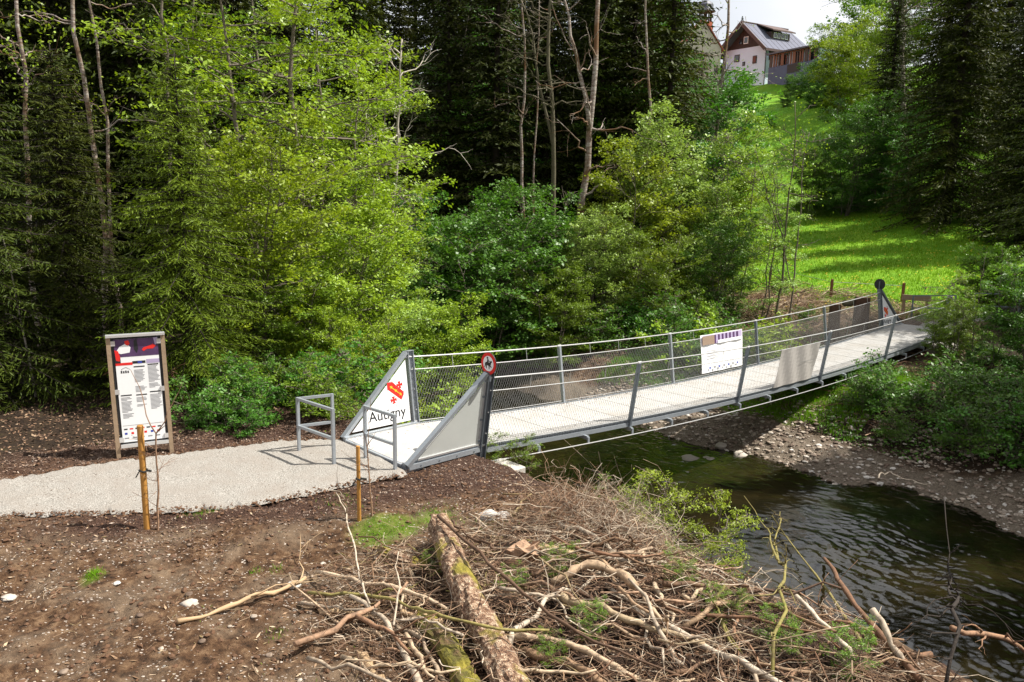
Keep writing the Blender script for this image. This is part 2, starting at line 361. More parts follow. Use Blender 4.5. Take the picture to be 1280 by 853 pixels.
def water_mat():
    m, t, o = nodes('river_water'); v = pos(t)
    mp = N(t, 'ShaderNodeMapping', vector_type='POINT'); mp.inputs['Rotation'].default_value = (0, 0, -math.atan2(NV[1], NV[0])); mp.inputs['Scale'].default_value = (.55, 1.25, 1)
    t.links.new(v, mp.inputs[0]); q = mp.outputs[0]
    h = math_(t, 'ADD', math_(t, 'ADD', math_(t, 'MULTIPLY', noise(t, 5.5, 3, .5, q, .6), .9), math_(t, 'MULTIPLY', noise(t, 14, 3, .6, q, .4), .4)), math_(t, 'MULTIPLY', noise(t, 1.1, 2, .5, q), .8))
    col = ramp(t, noise(t, .7, 4, .6, v), [(.35, (.004, .004, .002)), (.65, (.016, .012, .004))])
    bsdf(t, o, col, .04, 0, bump(t, h, .35, .01), .5).inputs['IOR'].default_value = 1.6; return m
M['water'] = water_mat()
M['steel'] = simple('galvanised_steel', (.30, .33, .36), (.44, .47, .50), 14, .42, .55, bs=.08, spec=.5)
M['steel_dark'] = simple('dark_galvanised_steel', (.13, .15, .17), (.22, .245, .27), 14, .5, .5, bs=.08)  # darker grey copy of the galvanised steel
M['cable'] = simple('steel_cable', (.42, .42, .42), (.58, .57, .55), 30, .4, .5, bs=.1)
M['net'] = simple('net_wire', (.26, .26, .25), (.36, .35, .33), 30, .5, .4, bs=.0)
def deck_mat():
    m, t, o = nodes('deck_surface'); v = objc(t); g = N(t, 'ShaderNodeObjectInfo')
    n = noise(t, 90, 3, .7, v); n0 = noise(t, 1.6, 4, .6, v)
    col = mixc(t, n, (.28, .27, .25), (.52, .51, .49)); col = mixc(t, ramp(t, n0, [(.42, (0, 0, 0)), (.7, (.55, .55, .55))]), col, (.30, .26, .21)); col = mixc(t, math_(t, 'MULTIPLY', g.outputs['Random'], .3), col, (.36, .35, .33)); col = mixc(t, ramp(t, noise(t, 14, 5, .8, v), [(.62, (0, 0, 0)), (.70, (.8, .8, .8))]), col, (.16, .12, .08))
    bsdf(t, o, col, .75, 0, bump(t, n, .5, .006), .3); return m
M['deck'] = deck_mat()
M['white_panel'] = simple('white_panel', (.74, .74, .73), (.80, .80, .80), 3, .35, bs=.02)
def alu():
    m, t, o = nodes('aluminium_panel'); v = objc(t); bsdf(t, o, mixc(t, noise(t, 3, 3, .5, v), (.52, .54, .51), (.62, .64, .61)), .38, .2, bump(t, noise(t, 60, 2, .5, v), .03, .004)); return m
M['alu'] = alu()
M['concrete'] = simple('concrete', (.34, .31, .27), (.50, .47, .42), 12, .9, bs=.4)
M['white'] = simple('white_print', (.74, .74, .73), (.78, .78, .78), 3, .5, bs=0)
M['red'] = simple('red_print', (.62, .02, .015), (.68, .025, .02), 3, .45, bs=0)
M['yellow'] = simple('yellow_print', (.75, .45, .02), (.8, .5, .03), 3, .45, bs=0)
M['black'] = simple('black_print', (.012, .012, .014), (.02, .02, .022), 3, .5, bs=0)
M['greyline'] = simple('grey_print', (.18, .18, .19), (.24, .24, .25), 3, .5, bs=0)
M['blue'] = simple('blue_print', (.03, .05, .3), (.04, .07, .36), 3, .45, bs=0)
M['violet'] = simple('violet_print', (.03, .012, .045), (.12, .06, .15), 9, .45, bs=0)
M['lilac'] = simple('lilac_print', (.34, .28, .44), (.42, .36, .5), 9, .45, bs=0)
M['post_wood'] = simple('post_wood', (.22, .15, .09), (.36, .26, .17), 9, .75, bs=.3)
M['stake'] = simple('stake_wood', (.30, .13, .025), (.50, .26, .06), 7, .65, bs=.3)
M['alu_bright'] = simple('bright_aluminium', (.62, .62, .62), (.72, .72, .72), 5, .3, .6, bs=.03)
M['rubber'] = simple('rubber_tie', (.01, .012, .01), (.02, .02, .018), 8, .7)
M['stone'] = simple('stone', (.24, .20, .16), (.55, .50, .43), 6, .85, bs=.3, world=True)
M['stone_pale'] = simple('pale_stone', (.30, .28, .25), (.52, .50, .46), 9, .85, bs=.4)
M['pebble'] = twig_mat('pebble', [(0, (.12, .08, .055)), (.5, (.26, .20, .15)), (.85, (.42, .36, .29)), (1, (.60, .56, .50))])
M['chip'] = twig_mat('wood_chip', [(0, (.05, .026, .018)), (.5, (.13, .075, .05)), (.85, (.26, .18, .13)), (1, (.42, .34, .27))])
M['clod'] = simple('clod', (.05, .024, .012), (.15, .08, .042), 12, .95, bs=.6, world=True)
M['grass'] = leaf_mat('grass', (.09, .20, .006), (.18, .34, .015), .35, (1.3, 1.3, .5))
M['wall_white'] = simple('white_render', (.60, .68, .84), (.66, .74, .88), 2, .85, bs=.1)
M['cream'] = simple('cream_render', (.60, .53, .42), (.68, .62, .5), 2, .85, bs=.1)
M['roof_grey'] = simple('grey_roof_tile', (.10, .105, .14), (.16, .165, .21), 3, .8, bs=.2, spec=.15)
M['roof_brown'] = simple('brown_roof_edge', (.06, .035, .03), (.10, .06, .05), 3, .7)
M['roof_red'] = simple('red_roof_tile', (.34, .08, .045), (.45, .13, .07), 4, .8)
M['timber_dark'] = simple('dark_timber', (.035, .02, .018), (.07, .045, .035), 6, .8)
M['timber_brown'] = simple('brown_slat', (.17, .06, .035), (.25, .10, .06), 6, .7)
M['blue_wall'] = simple('blue_grey_wall', (.085, .09, .16), (.12, .13, .21), 3, .8)
M['glass'] = simple('window_glass', (.02, .025, .03), (.03, .035, .04), 1, .08, bs=0, spec=.8)
M['slate'] = simple('slate_lead', (.05, .05, .07), (.12, .12, .15), 5, .5)
M['sign_back'] = simple('sign_back', (.02, .022, .024), (.035, .037, .04), 5, .55, .2)
M['mesh_banner'] = simple('mesh_banner', (.42, .39, .36), (.52, .49, .45), 60, .8, bs=.2)

rng = np.random.default_rng(7); rnd = random.Random(7)

# ================================================================== SETTING
def axis(segs):
    out = [segs[0][0]]
    for a, b, stp in segs:
        n = max(1, int(round((b-a)/stp))); out += list(np.linspace(a, b, n+1)[1:])
    return np.array(out)
def geo(a, b, s0, r):
    v = [a]; s = s0
    while v[-1] < b: v.append(v[-1]+s); s *= r
    return np.array(v)
xs = np.concatenate([-geo(9, 420, .12, 1.09)[::-1], axis([(-9, 6, .05)])[1:-1], axis([(6, 12, .12)]), geo(12, 60, .4, 1.01)[1:], geo(60.5, 420, 1.2, 1.15)[1:]])
ys = np.concatenate([-geo(0, 120, .6, 1.25)[::-1], axis([(0, 5, .12)])[1:-1], axis([(5, 13.5, .05)]), axis([(13.5, 24, .12)])[1:], geo(24, 130, .35, 1.012)[1:], geo(132, 460, 3, 1.15)[1:]])
GX, GY = np.meshgrid(xs, ys)
GZ = height(GX, GY)
nx, ny = len(xs), len(ys)
ii = (np.arange(ny-1)[:, None]*nx + np.arange(nx-1)[None, :]).ravel()
gme = mesh('ground', np.stack([GX, GY, GZ], -1).reshape(-1, 3), [np.stack([ii, ii+1, ii+nx+1, ii+nx], -1)])
s_, t_ = st(GX, GY); nn = fbm(GX*.5, GY*.5, 4, 61)
bear = GX/np.clip(GY, 1, None)+nn*.02
grass_w = sstep(22.0, 24.5, s_+nn*2.0)*sstep(.24, .27, bear)            # meadow
grass_w = np.maximum(grass_w, sstep(10.8, 11.3, s_+nn*.6)*sstep(17, 15, s_)*sstep(5, 3, np.abs(t_+1)+nn*1.5)*.7)
for (px, py, rr) in ((475, 655, .30), (545, 638, .35), (505, 650, .3), (118, 708, .13), (720, 850, .1), (250, 640, .2)):
    q = onz(px, py, -.05); grass_w = np.maximum(grass_w, sstep(rr*1.3, rr*.4, np.hypot(GX-q[0], (GY-q[1])*.8)+nn*rr*.8)*.35)
gravel_w = sstep(1.0, 3, s_)*sstep(11.2, 10.6, s_+nn*.5)
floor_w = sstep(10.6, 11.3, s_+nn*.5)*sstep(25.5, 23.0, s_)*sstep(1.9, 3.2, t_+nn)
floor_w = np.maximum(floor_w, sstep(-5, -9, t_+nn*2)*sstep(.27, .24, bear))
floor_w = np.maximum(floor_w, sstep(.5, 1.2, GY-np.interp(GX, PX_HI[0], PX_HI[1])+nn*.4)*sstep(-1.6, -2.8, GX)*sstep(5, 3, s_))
mul = sstep(.0, -.35, s_+1.2-1.4*sstep(1, 3, t_))*0
lo_ = np.interp(GX, PX_LO[0], PX_LO[1])
mul = sstep(1.25, .75, lo_-GY+nn*.35)*sstep(-6.8, -5.2, GX)*sstep(1.3, .8, s_)*sstep(.55, .45, GY*0)*sstep(30, 20, GY)
hi_ = np.interp(GX, PX_HI[0], PX_HI[1])
mul = np.maximum(mul, sstep(-.2, .1, GY-hi_)*sstep(1.6, .8, GY-hi_)*sstep(.6, .2, s_)*.8)
mul = np.maximum(mul, sstep(.05, .2, pile(GX, GY)))
mul = np.maximum(mul, sstep(-.6, -.1, s_)*sstep(3, 2.2, s_)*sstep(2.2, 2.8, t_)*sstep(-3, 0, GY*0+1))
grass_w = grass_w*(1-floor_w)*(1-.0*mul)
ca = gme.color_attributes.new('zone', 'FLOAT_COLOR', 'POINT'); ca.data.foreach_set('color', np.stack([grass_w, gravel_w, floor_w, np.ones_like(nn)], -1).astype(np.float32).ravel())
cb = gme.color_attributes.new('zone_b', 'FLOAT_COLOR', 'POINT'); pile_shade = sstep(.04, .16, pile(GX, GY))  # mask of the painted shade under the brush pile
cb.data.foreach_set('color', np.stack([mul, pile_shade, mul, np.ones_like(nn)], -1).astype(np.float32).ravel())
ob('ground', gme, M['ground'], smooth=True, kind='structure')

# river: a sheet at the water level, the banks rise through it
WZ = -2.2
def wave(x, y):
    a = x*NV[0]+y*NV[1]; c = x*D[0]+y*D[1]
    wa = a+.25*fbm(x*.6, y*.6, 2, 5); wc = c+.25*fbm(x*.6+4, y*.6, 2, 6)
    calm = .55+.45*fbm(x*.35, y*.35, 2, 12)
    return (.009*vnoise(wa*3.2, wc*6.0, 1)+.0090*vnoise(wa*6.5, wc*11, 2)+.0072*vnoise(wa*12, wc*19, 3))*np.clip(calm, .25, 1.2)+.008*vnoise(wa*1.1, wc*1.7, 4)
wx = np.concatenate([-geo(2.0, 60, .4, 1.25)[::-1], axis([(-2, 13, .034)])[1:-1], geo(13, 80, .2, 1.2)]); wy = np.concatenate([-geo(-6, 40, .5, 1.3)[::-1], axis([(6, 22, .034)])[1:-1], geo(22, 80, .3, 1.2)])
WX, WY = np.meshgrid(wx, wy); s_, t_ = st(WX, WY); bend_ = np.minimum(10, .02*np.clip(-t_-3, 0, None)**2)
WV = WZ+wave(WX, WY); keep = (s_ > -1) & (s_ < 13+bend_); nwx = len(wx)
k4 = keep[:-1, :-1] & keep[1:, :-1] & keep[:-1, 1:] & keep[1:, 1:]; ii = (np.arange(len(wy)-1)[:, None]*nwx+np.arange(nwx-1)[None, :])[k4]
ob('river', mesh('river', np.stack([WX, WY, WV], -1).reshape(-1, 3), [np.stack([ii, ii+1, ii+nwx+1, ii+nwx], -1)]), M['water'], smooth=True, kind='structure')

# gravel path
nu, nv = 260, 34; b = MB(); V = []
uu = np.linspace(0, 1, nu)
def resamp(P, n):
    d = np.concatenate([[0], np.cumsum(np.linalg.norm(np.diff(P, axis=0), axis=1))]); d /= d[-1]
    k = np.linspace(0, 1, n); return np.stack([np.interp(k, d, P[:, 0]), np.interp(k, d, P[:, 1])], -1)
hp, lp = resamp(HI, nu), resamp(LO, nu)
jh = np.stack([0*uu, .06*fbm(uu*70, uu*0, 5, 3, .7)], -1); jl = np.stack([0*uu, .035*fbm(uu*80, uu*0+3, 5, 5, .7)], -1)
vv = np.linspace(0, 1, nv)
PP = lp[:, None, :]*(1-vv)[None, :, None] + hp[:, None, :]*vv[None, :, None]
PP = PP + jl[:, None, :]*sstep(.3, 0, vv)[None, :, None] + jh[:, None, :]*sstep(.7, 1, vv)[None, :, None]
edge = np.minimum(vv, 1-vv)[None, :]
ZZ = -.035 + .008*fbm(PP[..., 0]*3, PP[..., 1]*3, 3, 2) + .004*fbm(PP[..., 0]*20, PP[..., 1]*20, 2, 4) - .045*sstep(.045, 0, edge+0*uu[:, None])
ii = (np.arange(nu-1)[:, None]*nv + np.arange(nv-1)[None, :]).ravel()
b.add(np.concatenate([PP, ZZ[..., None]], -1).reshape(-1, 3), [np.stack([ii, ii+nv, ii+nv+1, ii+1], -1)])
ob('path', b, M['path'], smooth=True, kind='structure')
# path beyond the far end of the bridge
b = MB(); V = []; n = 30
for i in range(n):
    k = i/(n-1); sS = 20.6+k*9; off = k*k*7
    for j in range(5):
        p = B0 + D*sS + NV*(.1+j*.4+off); V.append((p[0], p[1], hz(p[0], p[1])+(.09 if 0 < j < 4 else -.1)))
b.add(V, [[(i*5+j, i*5+5+j, i*5+6+j, i*5+1+j) for i in range(n-1) for j in range(4)]]); ob('far_path', b, M['path'], smooth=True, kind='structure')

# ================================================================== BRIDGE
br = thing('suspension_footbridge', 'galvanised steel suspension footbridge with pale deck sagging across the river', 'footbridge', (0, 0, 0))
NP = 20; ps = BL/NP
def slab(b, s0, s1, n0, n1, h0, h1, lean=None):
    q = []
    for h in (h0, h1):
        for s, n in ((s0, n0), (s1, n0), (s1, n1), (s0, n1)): q.append(B0+D*s+NV*n+UP*(float(zdeck(s))+h))
    b.corners(np.array(q)[[3, 2, 1, 0, 7, 6, 5, 4]]); return b
for i in range(NP):
    b = slab(MB(), i*ps+.009, (i+1)*ps-.009, .05, BW-.05, -.05, 0); ob('deck_panel', b, M['deck'], br)
for k, (s0, s1) in enumerate(((-1.5, -.004), (BL+.004, BL+1.5))):
    b = slab(MB(), s0, s1, .05, BW-.05, -.05, .004); ob('landing_plate', b, M['deck'], br)
    b = slab(MB(), s0-.03, s1, -.03, .05, -.16, .03); slab(b, s0-.03, s1, BW-.05, BW+.03, -.16, .03); slab(b, s0-.05 if k == 0 else s1, s0 if k == 0 else s1+.05, .05, BW-.05, -.16, .0)
    ob('landing_frame', b, M['steel'], br)
for n0, n1 in ((-.03, .046), (BW-.046, BW+.03)):
    b = MB()
    for i in range(NP): slab(b, i*ps, (i+1)*ps, n0, n1, -.13, -.052)
    ob('edge_beam', b, M['steel'], br)
b = MB()
for n0, n1 in ((-.02, .05), (BW-.05, BW+.02)):
    s = .01
    while s < BL: slab(b, s, s+.022, n0, n1, -.05, .012); s += .043
ob('grating_edge', b, M['steel'], br, kind='stuff')
nb = 15
for i in range(1, nb):
    s = i*BL/nb; b = slab(MB(), s-.03, s+.03, -.10, BW+.10, -.20, -.132); slab(b, s-.025, s+.025, BW+.10, BW+.125, -.26, -.15); slab(b, s-.025, s+.025, -.125, -.10, -.26, -.15)
    ob('cross_beam', b, M['steel'], br)
for side in (0, 1):
    n = BW+.04 if side else -.04
    for i in range(1, 5):
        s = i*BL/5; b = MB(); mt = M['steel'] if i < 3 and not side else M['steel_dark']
        b.bar(BP(s, n, -.2, side), BP(s, n, 1.19, side), .075, .05, up=D); ob('post', b, mt, br)
        c = MB(); c.tube([BP(s, n, 1.2, side)+D*-.05, BP(s, n, 1.2, side)+D*.05], .026, 8); ob('cable_clamp', c, M['cable'], br)
    S = np.linspace(0, BL, 81)
    for nm, h, r in (('handrail_cable', 1.2, .013), ('net_cable', .97, .009), ('net_cable', .03, .008)):
        b = MB(); b.tube([BP(s, n, h, side) for s in S], r, 6); ob(nm, b, M['cable'], br)
    b = MB(); b.tube([BP(s, BW+.125 if side else -.125, -.26-.02*math.sin(math.pi*s/BL)) for s in np.linspace(-.2, BL+.2, 81)], .011, 6); ob('lower_cable', b, M['cable'], br)
    for i in range(1, 20):
        s = i*BL/20
        if i % 4 == 0: continue
        b = MB(); b.tube([BP(s, n, .97, side), BP(s, n, 1.2, side)], .006, 5); ob('hanger', b, M['cable'], br)
    # diamond wire net
    b = MB(); hh = .94; cell = .062; nst = int(BL/cell); shift = .50
    for i in range(-int(shift/cell), nst+int(shift/cell)):
        for sg in (1, -1):
            a0 = i*cell; a1 = a0+sg*shift; f0, f1 = 0, 1
            if a0 < 0 and a1 < 0 or a0 > BL and a1 > BL: continue
            for lim in (0, BL):
                if (a0-lim)*(a1-lim) < 0:
                    f = (lim-a0)/(a1-a0)
                    if (a0 < 0) or (a0 > BL): f0 = max(f0, f)
                    else: f1 = min(f1, f)
            if a0 < 0 and f0 == 0 or a0 > BL and f0 == 0: continue
            P = [BP(a0+(a1-a0)*f, n, .03+hh*f, side) for f in (f0, (f0+f1)/2, f1)]
            b.tube(P, .0021, 3, cap=False)
    ob('wire_net', b, M['net'], br, kind='stuff')
# pylons, braces and side panels
TXT = None
def text_mesh(body, size, frame, off, name, mat, parent):
    cu = bpy.data.curves.new(name, 'FONT'); cu.body = body; cu.size = size; cu.extrude = .001; cu.offset = size*.006
    to = bpy.data.objects.new(name+'_tmp', cu); C.objects.link(to)
    dg = bpy.context.evaluated_depsgraph_get(); me = bpy.data.meshes.new_from_object(to.evaluated_get(dg))
    bpy.data.objects.remove(to)
    o, x, y, n = [np.asarray(f, float) for f in frame]
    Mx = Matrix(((x[0], y[0], n[0], o[0]+n[0]*off), (x[1], y[1], n[1], o[1]+n[1]*off), (x[2], y[2], n[2], o[2]+n[2]*off), (0, 0, 0, 1)))
    me.transform(Mx); me.materials.clear(); return ob(name, me, mat, parent)
PH = 1.30
for end in (0, 1):
    sg = -1 if end == 0 else 1; s0 = 0 if end == 0 else BL
    for side in (0, 1):
        n = BW+.06 if side else -.06; so_ = 1 if side else -1
        dk = end == 1 or side == 1
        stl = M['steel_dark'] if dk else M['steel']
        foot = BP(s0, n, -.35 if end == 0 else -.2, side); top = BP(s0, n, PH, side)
        b = MB(); ax = (top-foot)/np.linalg.norm(top-foot); qn = np.cross(D, ax)
        for o_ in (-.055, .055): b.bar(foot+D*o_, top+D*o_, .11, .012, up=D)
        b.bar(foot, top, .010, .098, up=D); b.bar(top+ax*.002, top+ax*.014, .13, .13, up=D)
        ob('pylon', b, stl, br)
        for hh in (1.2, .02):
            b = MB(); b.tube([BP(s0, n, hh, side)+D*-.10, BP(s0, n, hh, side)+D*.10], .022, 8); ob('cable_clamp', b, M['cable'], br)
        tip = BP(s0, n, .0, side)+D*sg*1.52
        tip_z = tip[2]
        upv = (BP(s0, n, 1, side)-BP(s0, n, 0, side)); fr = (BP(s0, n, 0, side)+D*sg*0, D, upv, NV)
        a1 = BP(s0, n, PH-.01, side)+D*sg*.075; a0 = tip+UP*.0
        b = MB(); b.bar(a0, a1, .10, .055, up=np.cross(a1-a0, NV)); ob('brace_beam', b, M['steel'] if end == 0 else M['steel_dark'], br)
        b = MB(); b.bar(BP(s0, n, -.03, side)+D*sg*.07, tip+UP*-.03-D*sg*.02, .09, .08); ob('base_rail', b, M['steel'], br)
        for kk in range(4):
            b = MB(); q_ = BP(s0, n, -.03, side)+D*sg*(.2+.36*kk)+NV*.041; b.tube([q_, q_+NV*.014], .013, 6); ob('bolt', b, M['steel_dark'], br)
        for hh in (.25, .62, 1.0):
            b = MB(); q_ = BP(s0, n, hh, side)+NV*.057; b.tube([q_, q_+NV*.012], .011, 6); ob('bolt', b, M['cable'], br)
        tri = [(sg*.10, .06), (sg*1.33, .06), (sg*.10, 1.16)]
        if sg < 0: tri = tri[::-1]
        b = MB(); b.prism(tri, fr, -.004, .012); ob('side_panel', b, M['white_panel'] if side == 0 else M['alu'], br, label=('white side panel with a red and yellow crest' if side == 0 else 'plain metallic side panel'))
        if side == 1:
            b = MB(); b.prism([(sg*.075, .0), (sg*.075, 1.14), (sg*.098, 1.14), (sg*.098, .0)] if sg > 0 else [(sg*.098, .0), (sg*.098, 1.14), (sg*.075, 1.14), (sg*.075, .0)], fr, -.01, .03); ob('panel_edge', b, M['alu_bright'], br)
            for hh in (.12, .5, .9):
                b = MB(); b.box(fr[0]+D*sg*.09+upv*hh+NV*.02, .05, .02, .03, np.array([D, NV, UP]).T); ob('bracket', b, M['steel_dark'], br)
            b = MB(); b.prism([(sg*1.33, .045), (sg*.10, .045), (sg*.10, .075), (sg*1.33, .075)][::(1 if sg < 0 else -1)], fr, .008, .02); ob('panel_edge', b, M['alu_bright'], br)
        if side == 0:
            cx, cy_ = (-.37, .60) if end == 0 else (.40, .5); sc = 1 if end == 0 else .9
            shield = [(-.17, .2), (.17, .2), (.17, .02), (.15, -.08), (.09, -.17), (0, -.23), (-.09, -.17), (-.15, -.08), (-.17, .02)]
            def sh(nm, pts, off, mat):
                b = MB(); b.prism([(cx+a*sc, cy_+c*sc) for a, c in pts][::-1], fr, off, .0015); ob(nm, b, mat, br)
            sh('crest_outline', [(a*1.04, c*1.04) for a, c in shield], .008, M['greyline']); sh('crest', shield, .0096, M['white'])
            sh('crest_bend', [(-.17, .2), (-.17, .08), (.10, -.14), (.165, -.05), (.165, .0), (-.06, .2)], .0112, M['red'])
            sh('crest_line', [(-.122, .128), (-.112, .138), (.122, -.053), (.112, -.063)], .0128, M['yellow'])
            for qx, qy in ((-.09, .11), (.0, .04), (.09, -.035)):
                sh('crest_star', [(qx+(.034 if k % 2 == 0 else .014)*math.cos(k*math.pi/5+math.pi/2), qy+(.034 if k % 2 == 0 else .014)*math.sin(k*math.pi/5+math.pi/2)) for k in range(10)], .0142, M['yellow'])
            for qx, qy in ((.09, .13), (-.06, -.12)):
                for k in range(4):
                    a = k*math.pi/2+.1; ca_, sa = math.cos(a), math.sin(a)
                    P_ = [(0, -.012), (.03, -.02), (.062, -.034), (.062, .034), (.03, .02), (0, .012)]
                    sh('crest_cross', [(qx+ca_*u-sa*v, qy+sa*u+ca_*v) for u, v in P_], .0112+.0001*k, M['red'])
            text_mesh('Autigny', .255 if end == 0 else .2, (fr[0]+D*(-.98 if end == 0 else .16)+upv*(.17 if end == 0 else .14), D, upv, NV), .0100, 'lettering', M['black'], br)
            text_mesh('commune', .07, (fr[0]+D*(-.52 if end == 0 else .3)+upv*.33, D, upv, NV), .0100, 'small_lettering', simple('faded_print', (.62, .5, .5), (.66, .55, .55), 3, .5, bs=0), br)
# concrete foundations
for sx, n, nm, lb in ((.0, BW+.25, 'foundation_block', 'pale concrete foundation block under the near front pylon'), (.0, -.3, 'foundation_block', 'concrete foundation block under the back pylon with the crest panel'), (BL, BW+.2, 'foundation_block', 'concrete foundation block at the far front corner of the footbridge')):
    b = MB(); z0 = -.36 if sx == 0 else -.50
    b.box(B0+D*(sx+.05 if sx == 0 else sx)+NV*n+UP*(z0-.5+.02), 1.0, .62, 1.0, np.array([D, NV, UP]).T)
    o = ob(nm, b, M['concrete'], label=lb, cat='foundation')
    bv = o.modifiers.new('b', 'BEVEL'); bv.width = .015

# round signs
def round_sign(c, nrm, label, front):
    t = thing('round_sign', label, 'sign', (0, 0, 0)); nrm = np.asarray(nrm, float); x = np.cross(UP, nrm); x /= np.linalg.norm(x)
    fr = (c, x, UP, nrm)
    circ = lambda r, k=40: [(r*math.cos(i*2*math.pi/k), r*math.sin(i*2*math.pi/k)) for i in range(k)]
    b = MB(); b.prism(circ(.185), fr, -.012, .010); ob('backing', b, M['sign_back'], t)
    b = MB(); b.prism(circ(.18), fr, -.001, .002); ob('red_ring', b, M['red'], t)
    b = MB(); b.prism(circ(.125), fr, .002, .002); ob('white_face', b, M['white'], t)
    sil = [[(-.085, -.015), (-.06, .02), (-.02, .022), (.03, .022), (.055, .05), (.085, .055), (.095, .035), (.07, .02), (.06, -.02), (.03, -.03), (-.04, -.03), (-.075, -.03)],
           [(.03, -.025), (.055, -.025), (.085, -.05), (.075, -.06), (.045, -.045)], [(.01, -.03), (.035, -.03), (.03, -.085), (.015, -.085)],
           [(-.06, -.025), (-.035, -.025), (-.035, -.085), (-.05, -.085)], [(-.075, -.025), (-.055, -.025), (-.085, -.07), (-.098, -.062)],
           [(-.03, .02), (.01, .02), (.005, .075), (-.022, .078)], [(.0, .06), (.045, .04), (.04, .032), (0, .045)], [(-.02+.018*math.cos(a), .094+.018*math.sin(a)) for a in np.arange(8)*math.pi/4], [(-.01, .02), (.01, .02), (.012, -.03), (0, -.035)]]
    b = MB()
    for k, q in enumerate(sil): b.prism(q, fr, .0042+.0002*k, .0015)
    ob('horse_rider_symbol', b, M['black'], t)
    b = MB(); b.tube([c+UP*.1-nrm*.03, c-UP*.30-nrm*.03], .022, 8); ob('pole', b, M['steel_dark'], t); return t
pc = BP(0, BW+.06, PH+.155, 1)-D*.055
round_sign(pc, -D, 'round red and white no horse riding sign on the near front pylon', True)
pc = BP(BL, -.06, PH+.17, 0)+D*.05
round_sign(pc, D, 'round sign seen from its dark back on the far pylon', False)

# banners on the railings
def banner(s0, s1, side, h0, h1, nm, label, mat, extra):
    n = (BW+.04 if side else -.04); off = .02 if side else .02
    t = thing(nm, label, 'banner')
    b = MB(); ns, nh = 14, 10; V = []
    for i in range(ns):
        for j in range(nh):
            s = s0+(s1-s0)*i/(ns-1)+.05*(j/(nh-1)); h = h0+(h1-h0)*j/(nh-1)
            V.append(BP(s, n, h, side)+NV*(off+.012*math.sin(i*1.3+j*.5)))
    V = np.array(V); F = [(i*nh+j, (i+1)*nh+j, (i+1)*nh+j+1, i*nh+j+1) for i in range(ns-1) for j in range(nh-1)]
    b.add(V, [F]); b.add(V-NV*.004, [[f[::-1] for f in F]]); ob('sheet', b, mat, t)
    cnt = [0]
    def patch(a0, a1, c0, c1, m, nm2):
        b = MB(); P = []; cnt[0] += 1
        for (a, c) in ((a0, c0), (a1, c0), (a1, c1), (a0, c1)):
            P.append(BP(s0+(s1-s0)*a+.05*c, n, h0+(h1-h0)*c, side)+NV*(off+.018+.0012*cnt[0]))
        b.add(P, [[(0, 1, 2, 3)]]); ob(nm2, b, m, t)
    extra(patch); return t
def ex1(p):
    p(0.02, .98, .74, .98, M['lilac'], 'picture_print')
    for i in range(7): p(.3+i*.09, .345+i*.09, .74, .97, M['violet'], 'dark_stripe')
    p(.02, .30, .74, .97, simple('brown_print', (.2, .14, .1), (.3, .22, .16), 40, .6), 'picture_print')
    p(.38, .98, .74, .82, M['white'], 'title_strip')
    for i in range(4): p(.1, .55-.06*i, .56-i*.07, .575-i*.07, M['greyline'], 'text_line')
    for i in range(7): p(.15+i*.11, .19+i*.11, .10, .15, M['greyline'] if i % 2 else M['blue'], 'logo_print')
banner(8.95, 10.85, 0, .08, 1.05, 'banner', 'white printed banner with violet picture tied to the back railing', M['white_panel'], ex1)
def ex2(p): p(.55, .95, .55, .56, M['greyline'], 'seam')
banner(9.25, 11.1, 1, .02, .97, 'banner', 'grey mesh banner seen from behind on the front railing', M['mesh_banner'], ex2)

# ================================================================== BARRIERS
def barrier(pts, h, pairs, label, cat='barrier', mat='steel'):
    t = thing('pedestrian_barrier', label, cat, (0, 0, 0))
    P = None if mat == 'far' else [onz(a, c, -.035) for a, c in pts]
    if mat == 'far': P = [np.array([*p[:2], hz(p[0], p[1])]) for p in pts]; mm = M['steel_dark']
    else: mm = M['steel']
    for p in P:
        b = MB(); b.bar(p-UP*.25, p+UP*(h+.022), .045, .045, up=D); ob('post', b, mm, t)
    for i, j in pairs:
        d = P[j]-P[i]; d[2] = 0; d /= np.linalg.norm(d)
        for z in (h, h*.47):
            b = MB(); b.bar(P[i]+UP*z+d*.0235, P[j]+UP*z-d*.0235, .042, .042); ob('rail', b, mm, t)
    return t
barrier([(374, 563), (417.5, 580), (416.5, 557)], .87, [(0, 1), (0, 2)], 'grey steel V shaped barrier standing on the gravel path')
barrier([(457, 573), (494, 587)], .85, [(0, 1)], 'grey steel barrier in front of the crest panel at the bridge entrance')
def Bg(s, n): p = B0+D*s+NV*n; return p
barrier([Bg(22.4, -.3), Bg(22.5, 1.1)], .85, [(0, 1)], 'dark steel barrier just beyond the far end of the footbridge', mat='far')
barrier([Bg(23.2, 1.5), Bg(23.6, 2.8)], .85, [(0, 1)], 'rightmost steel barrier behind the leafy shrub on the far bank', mat='far')

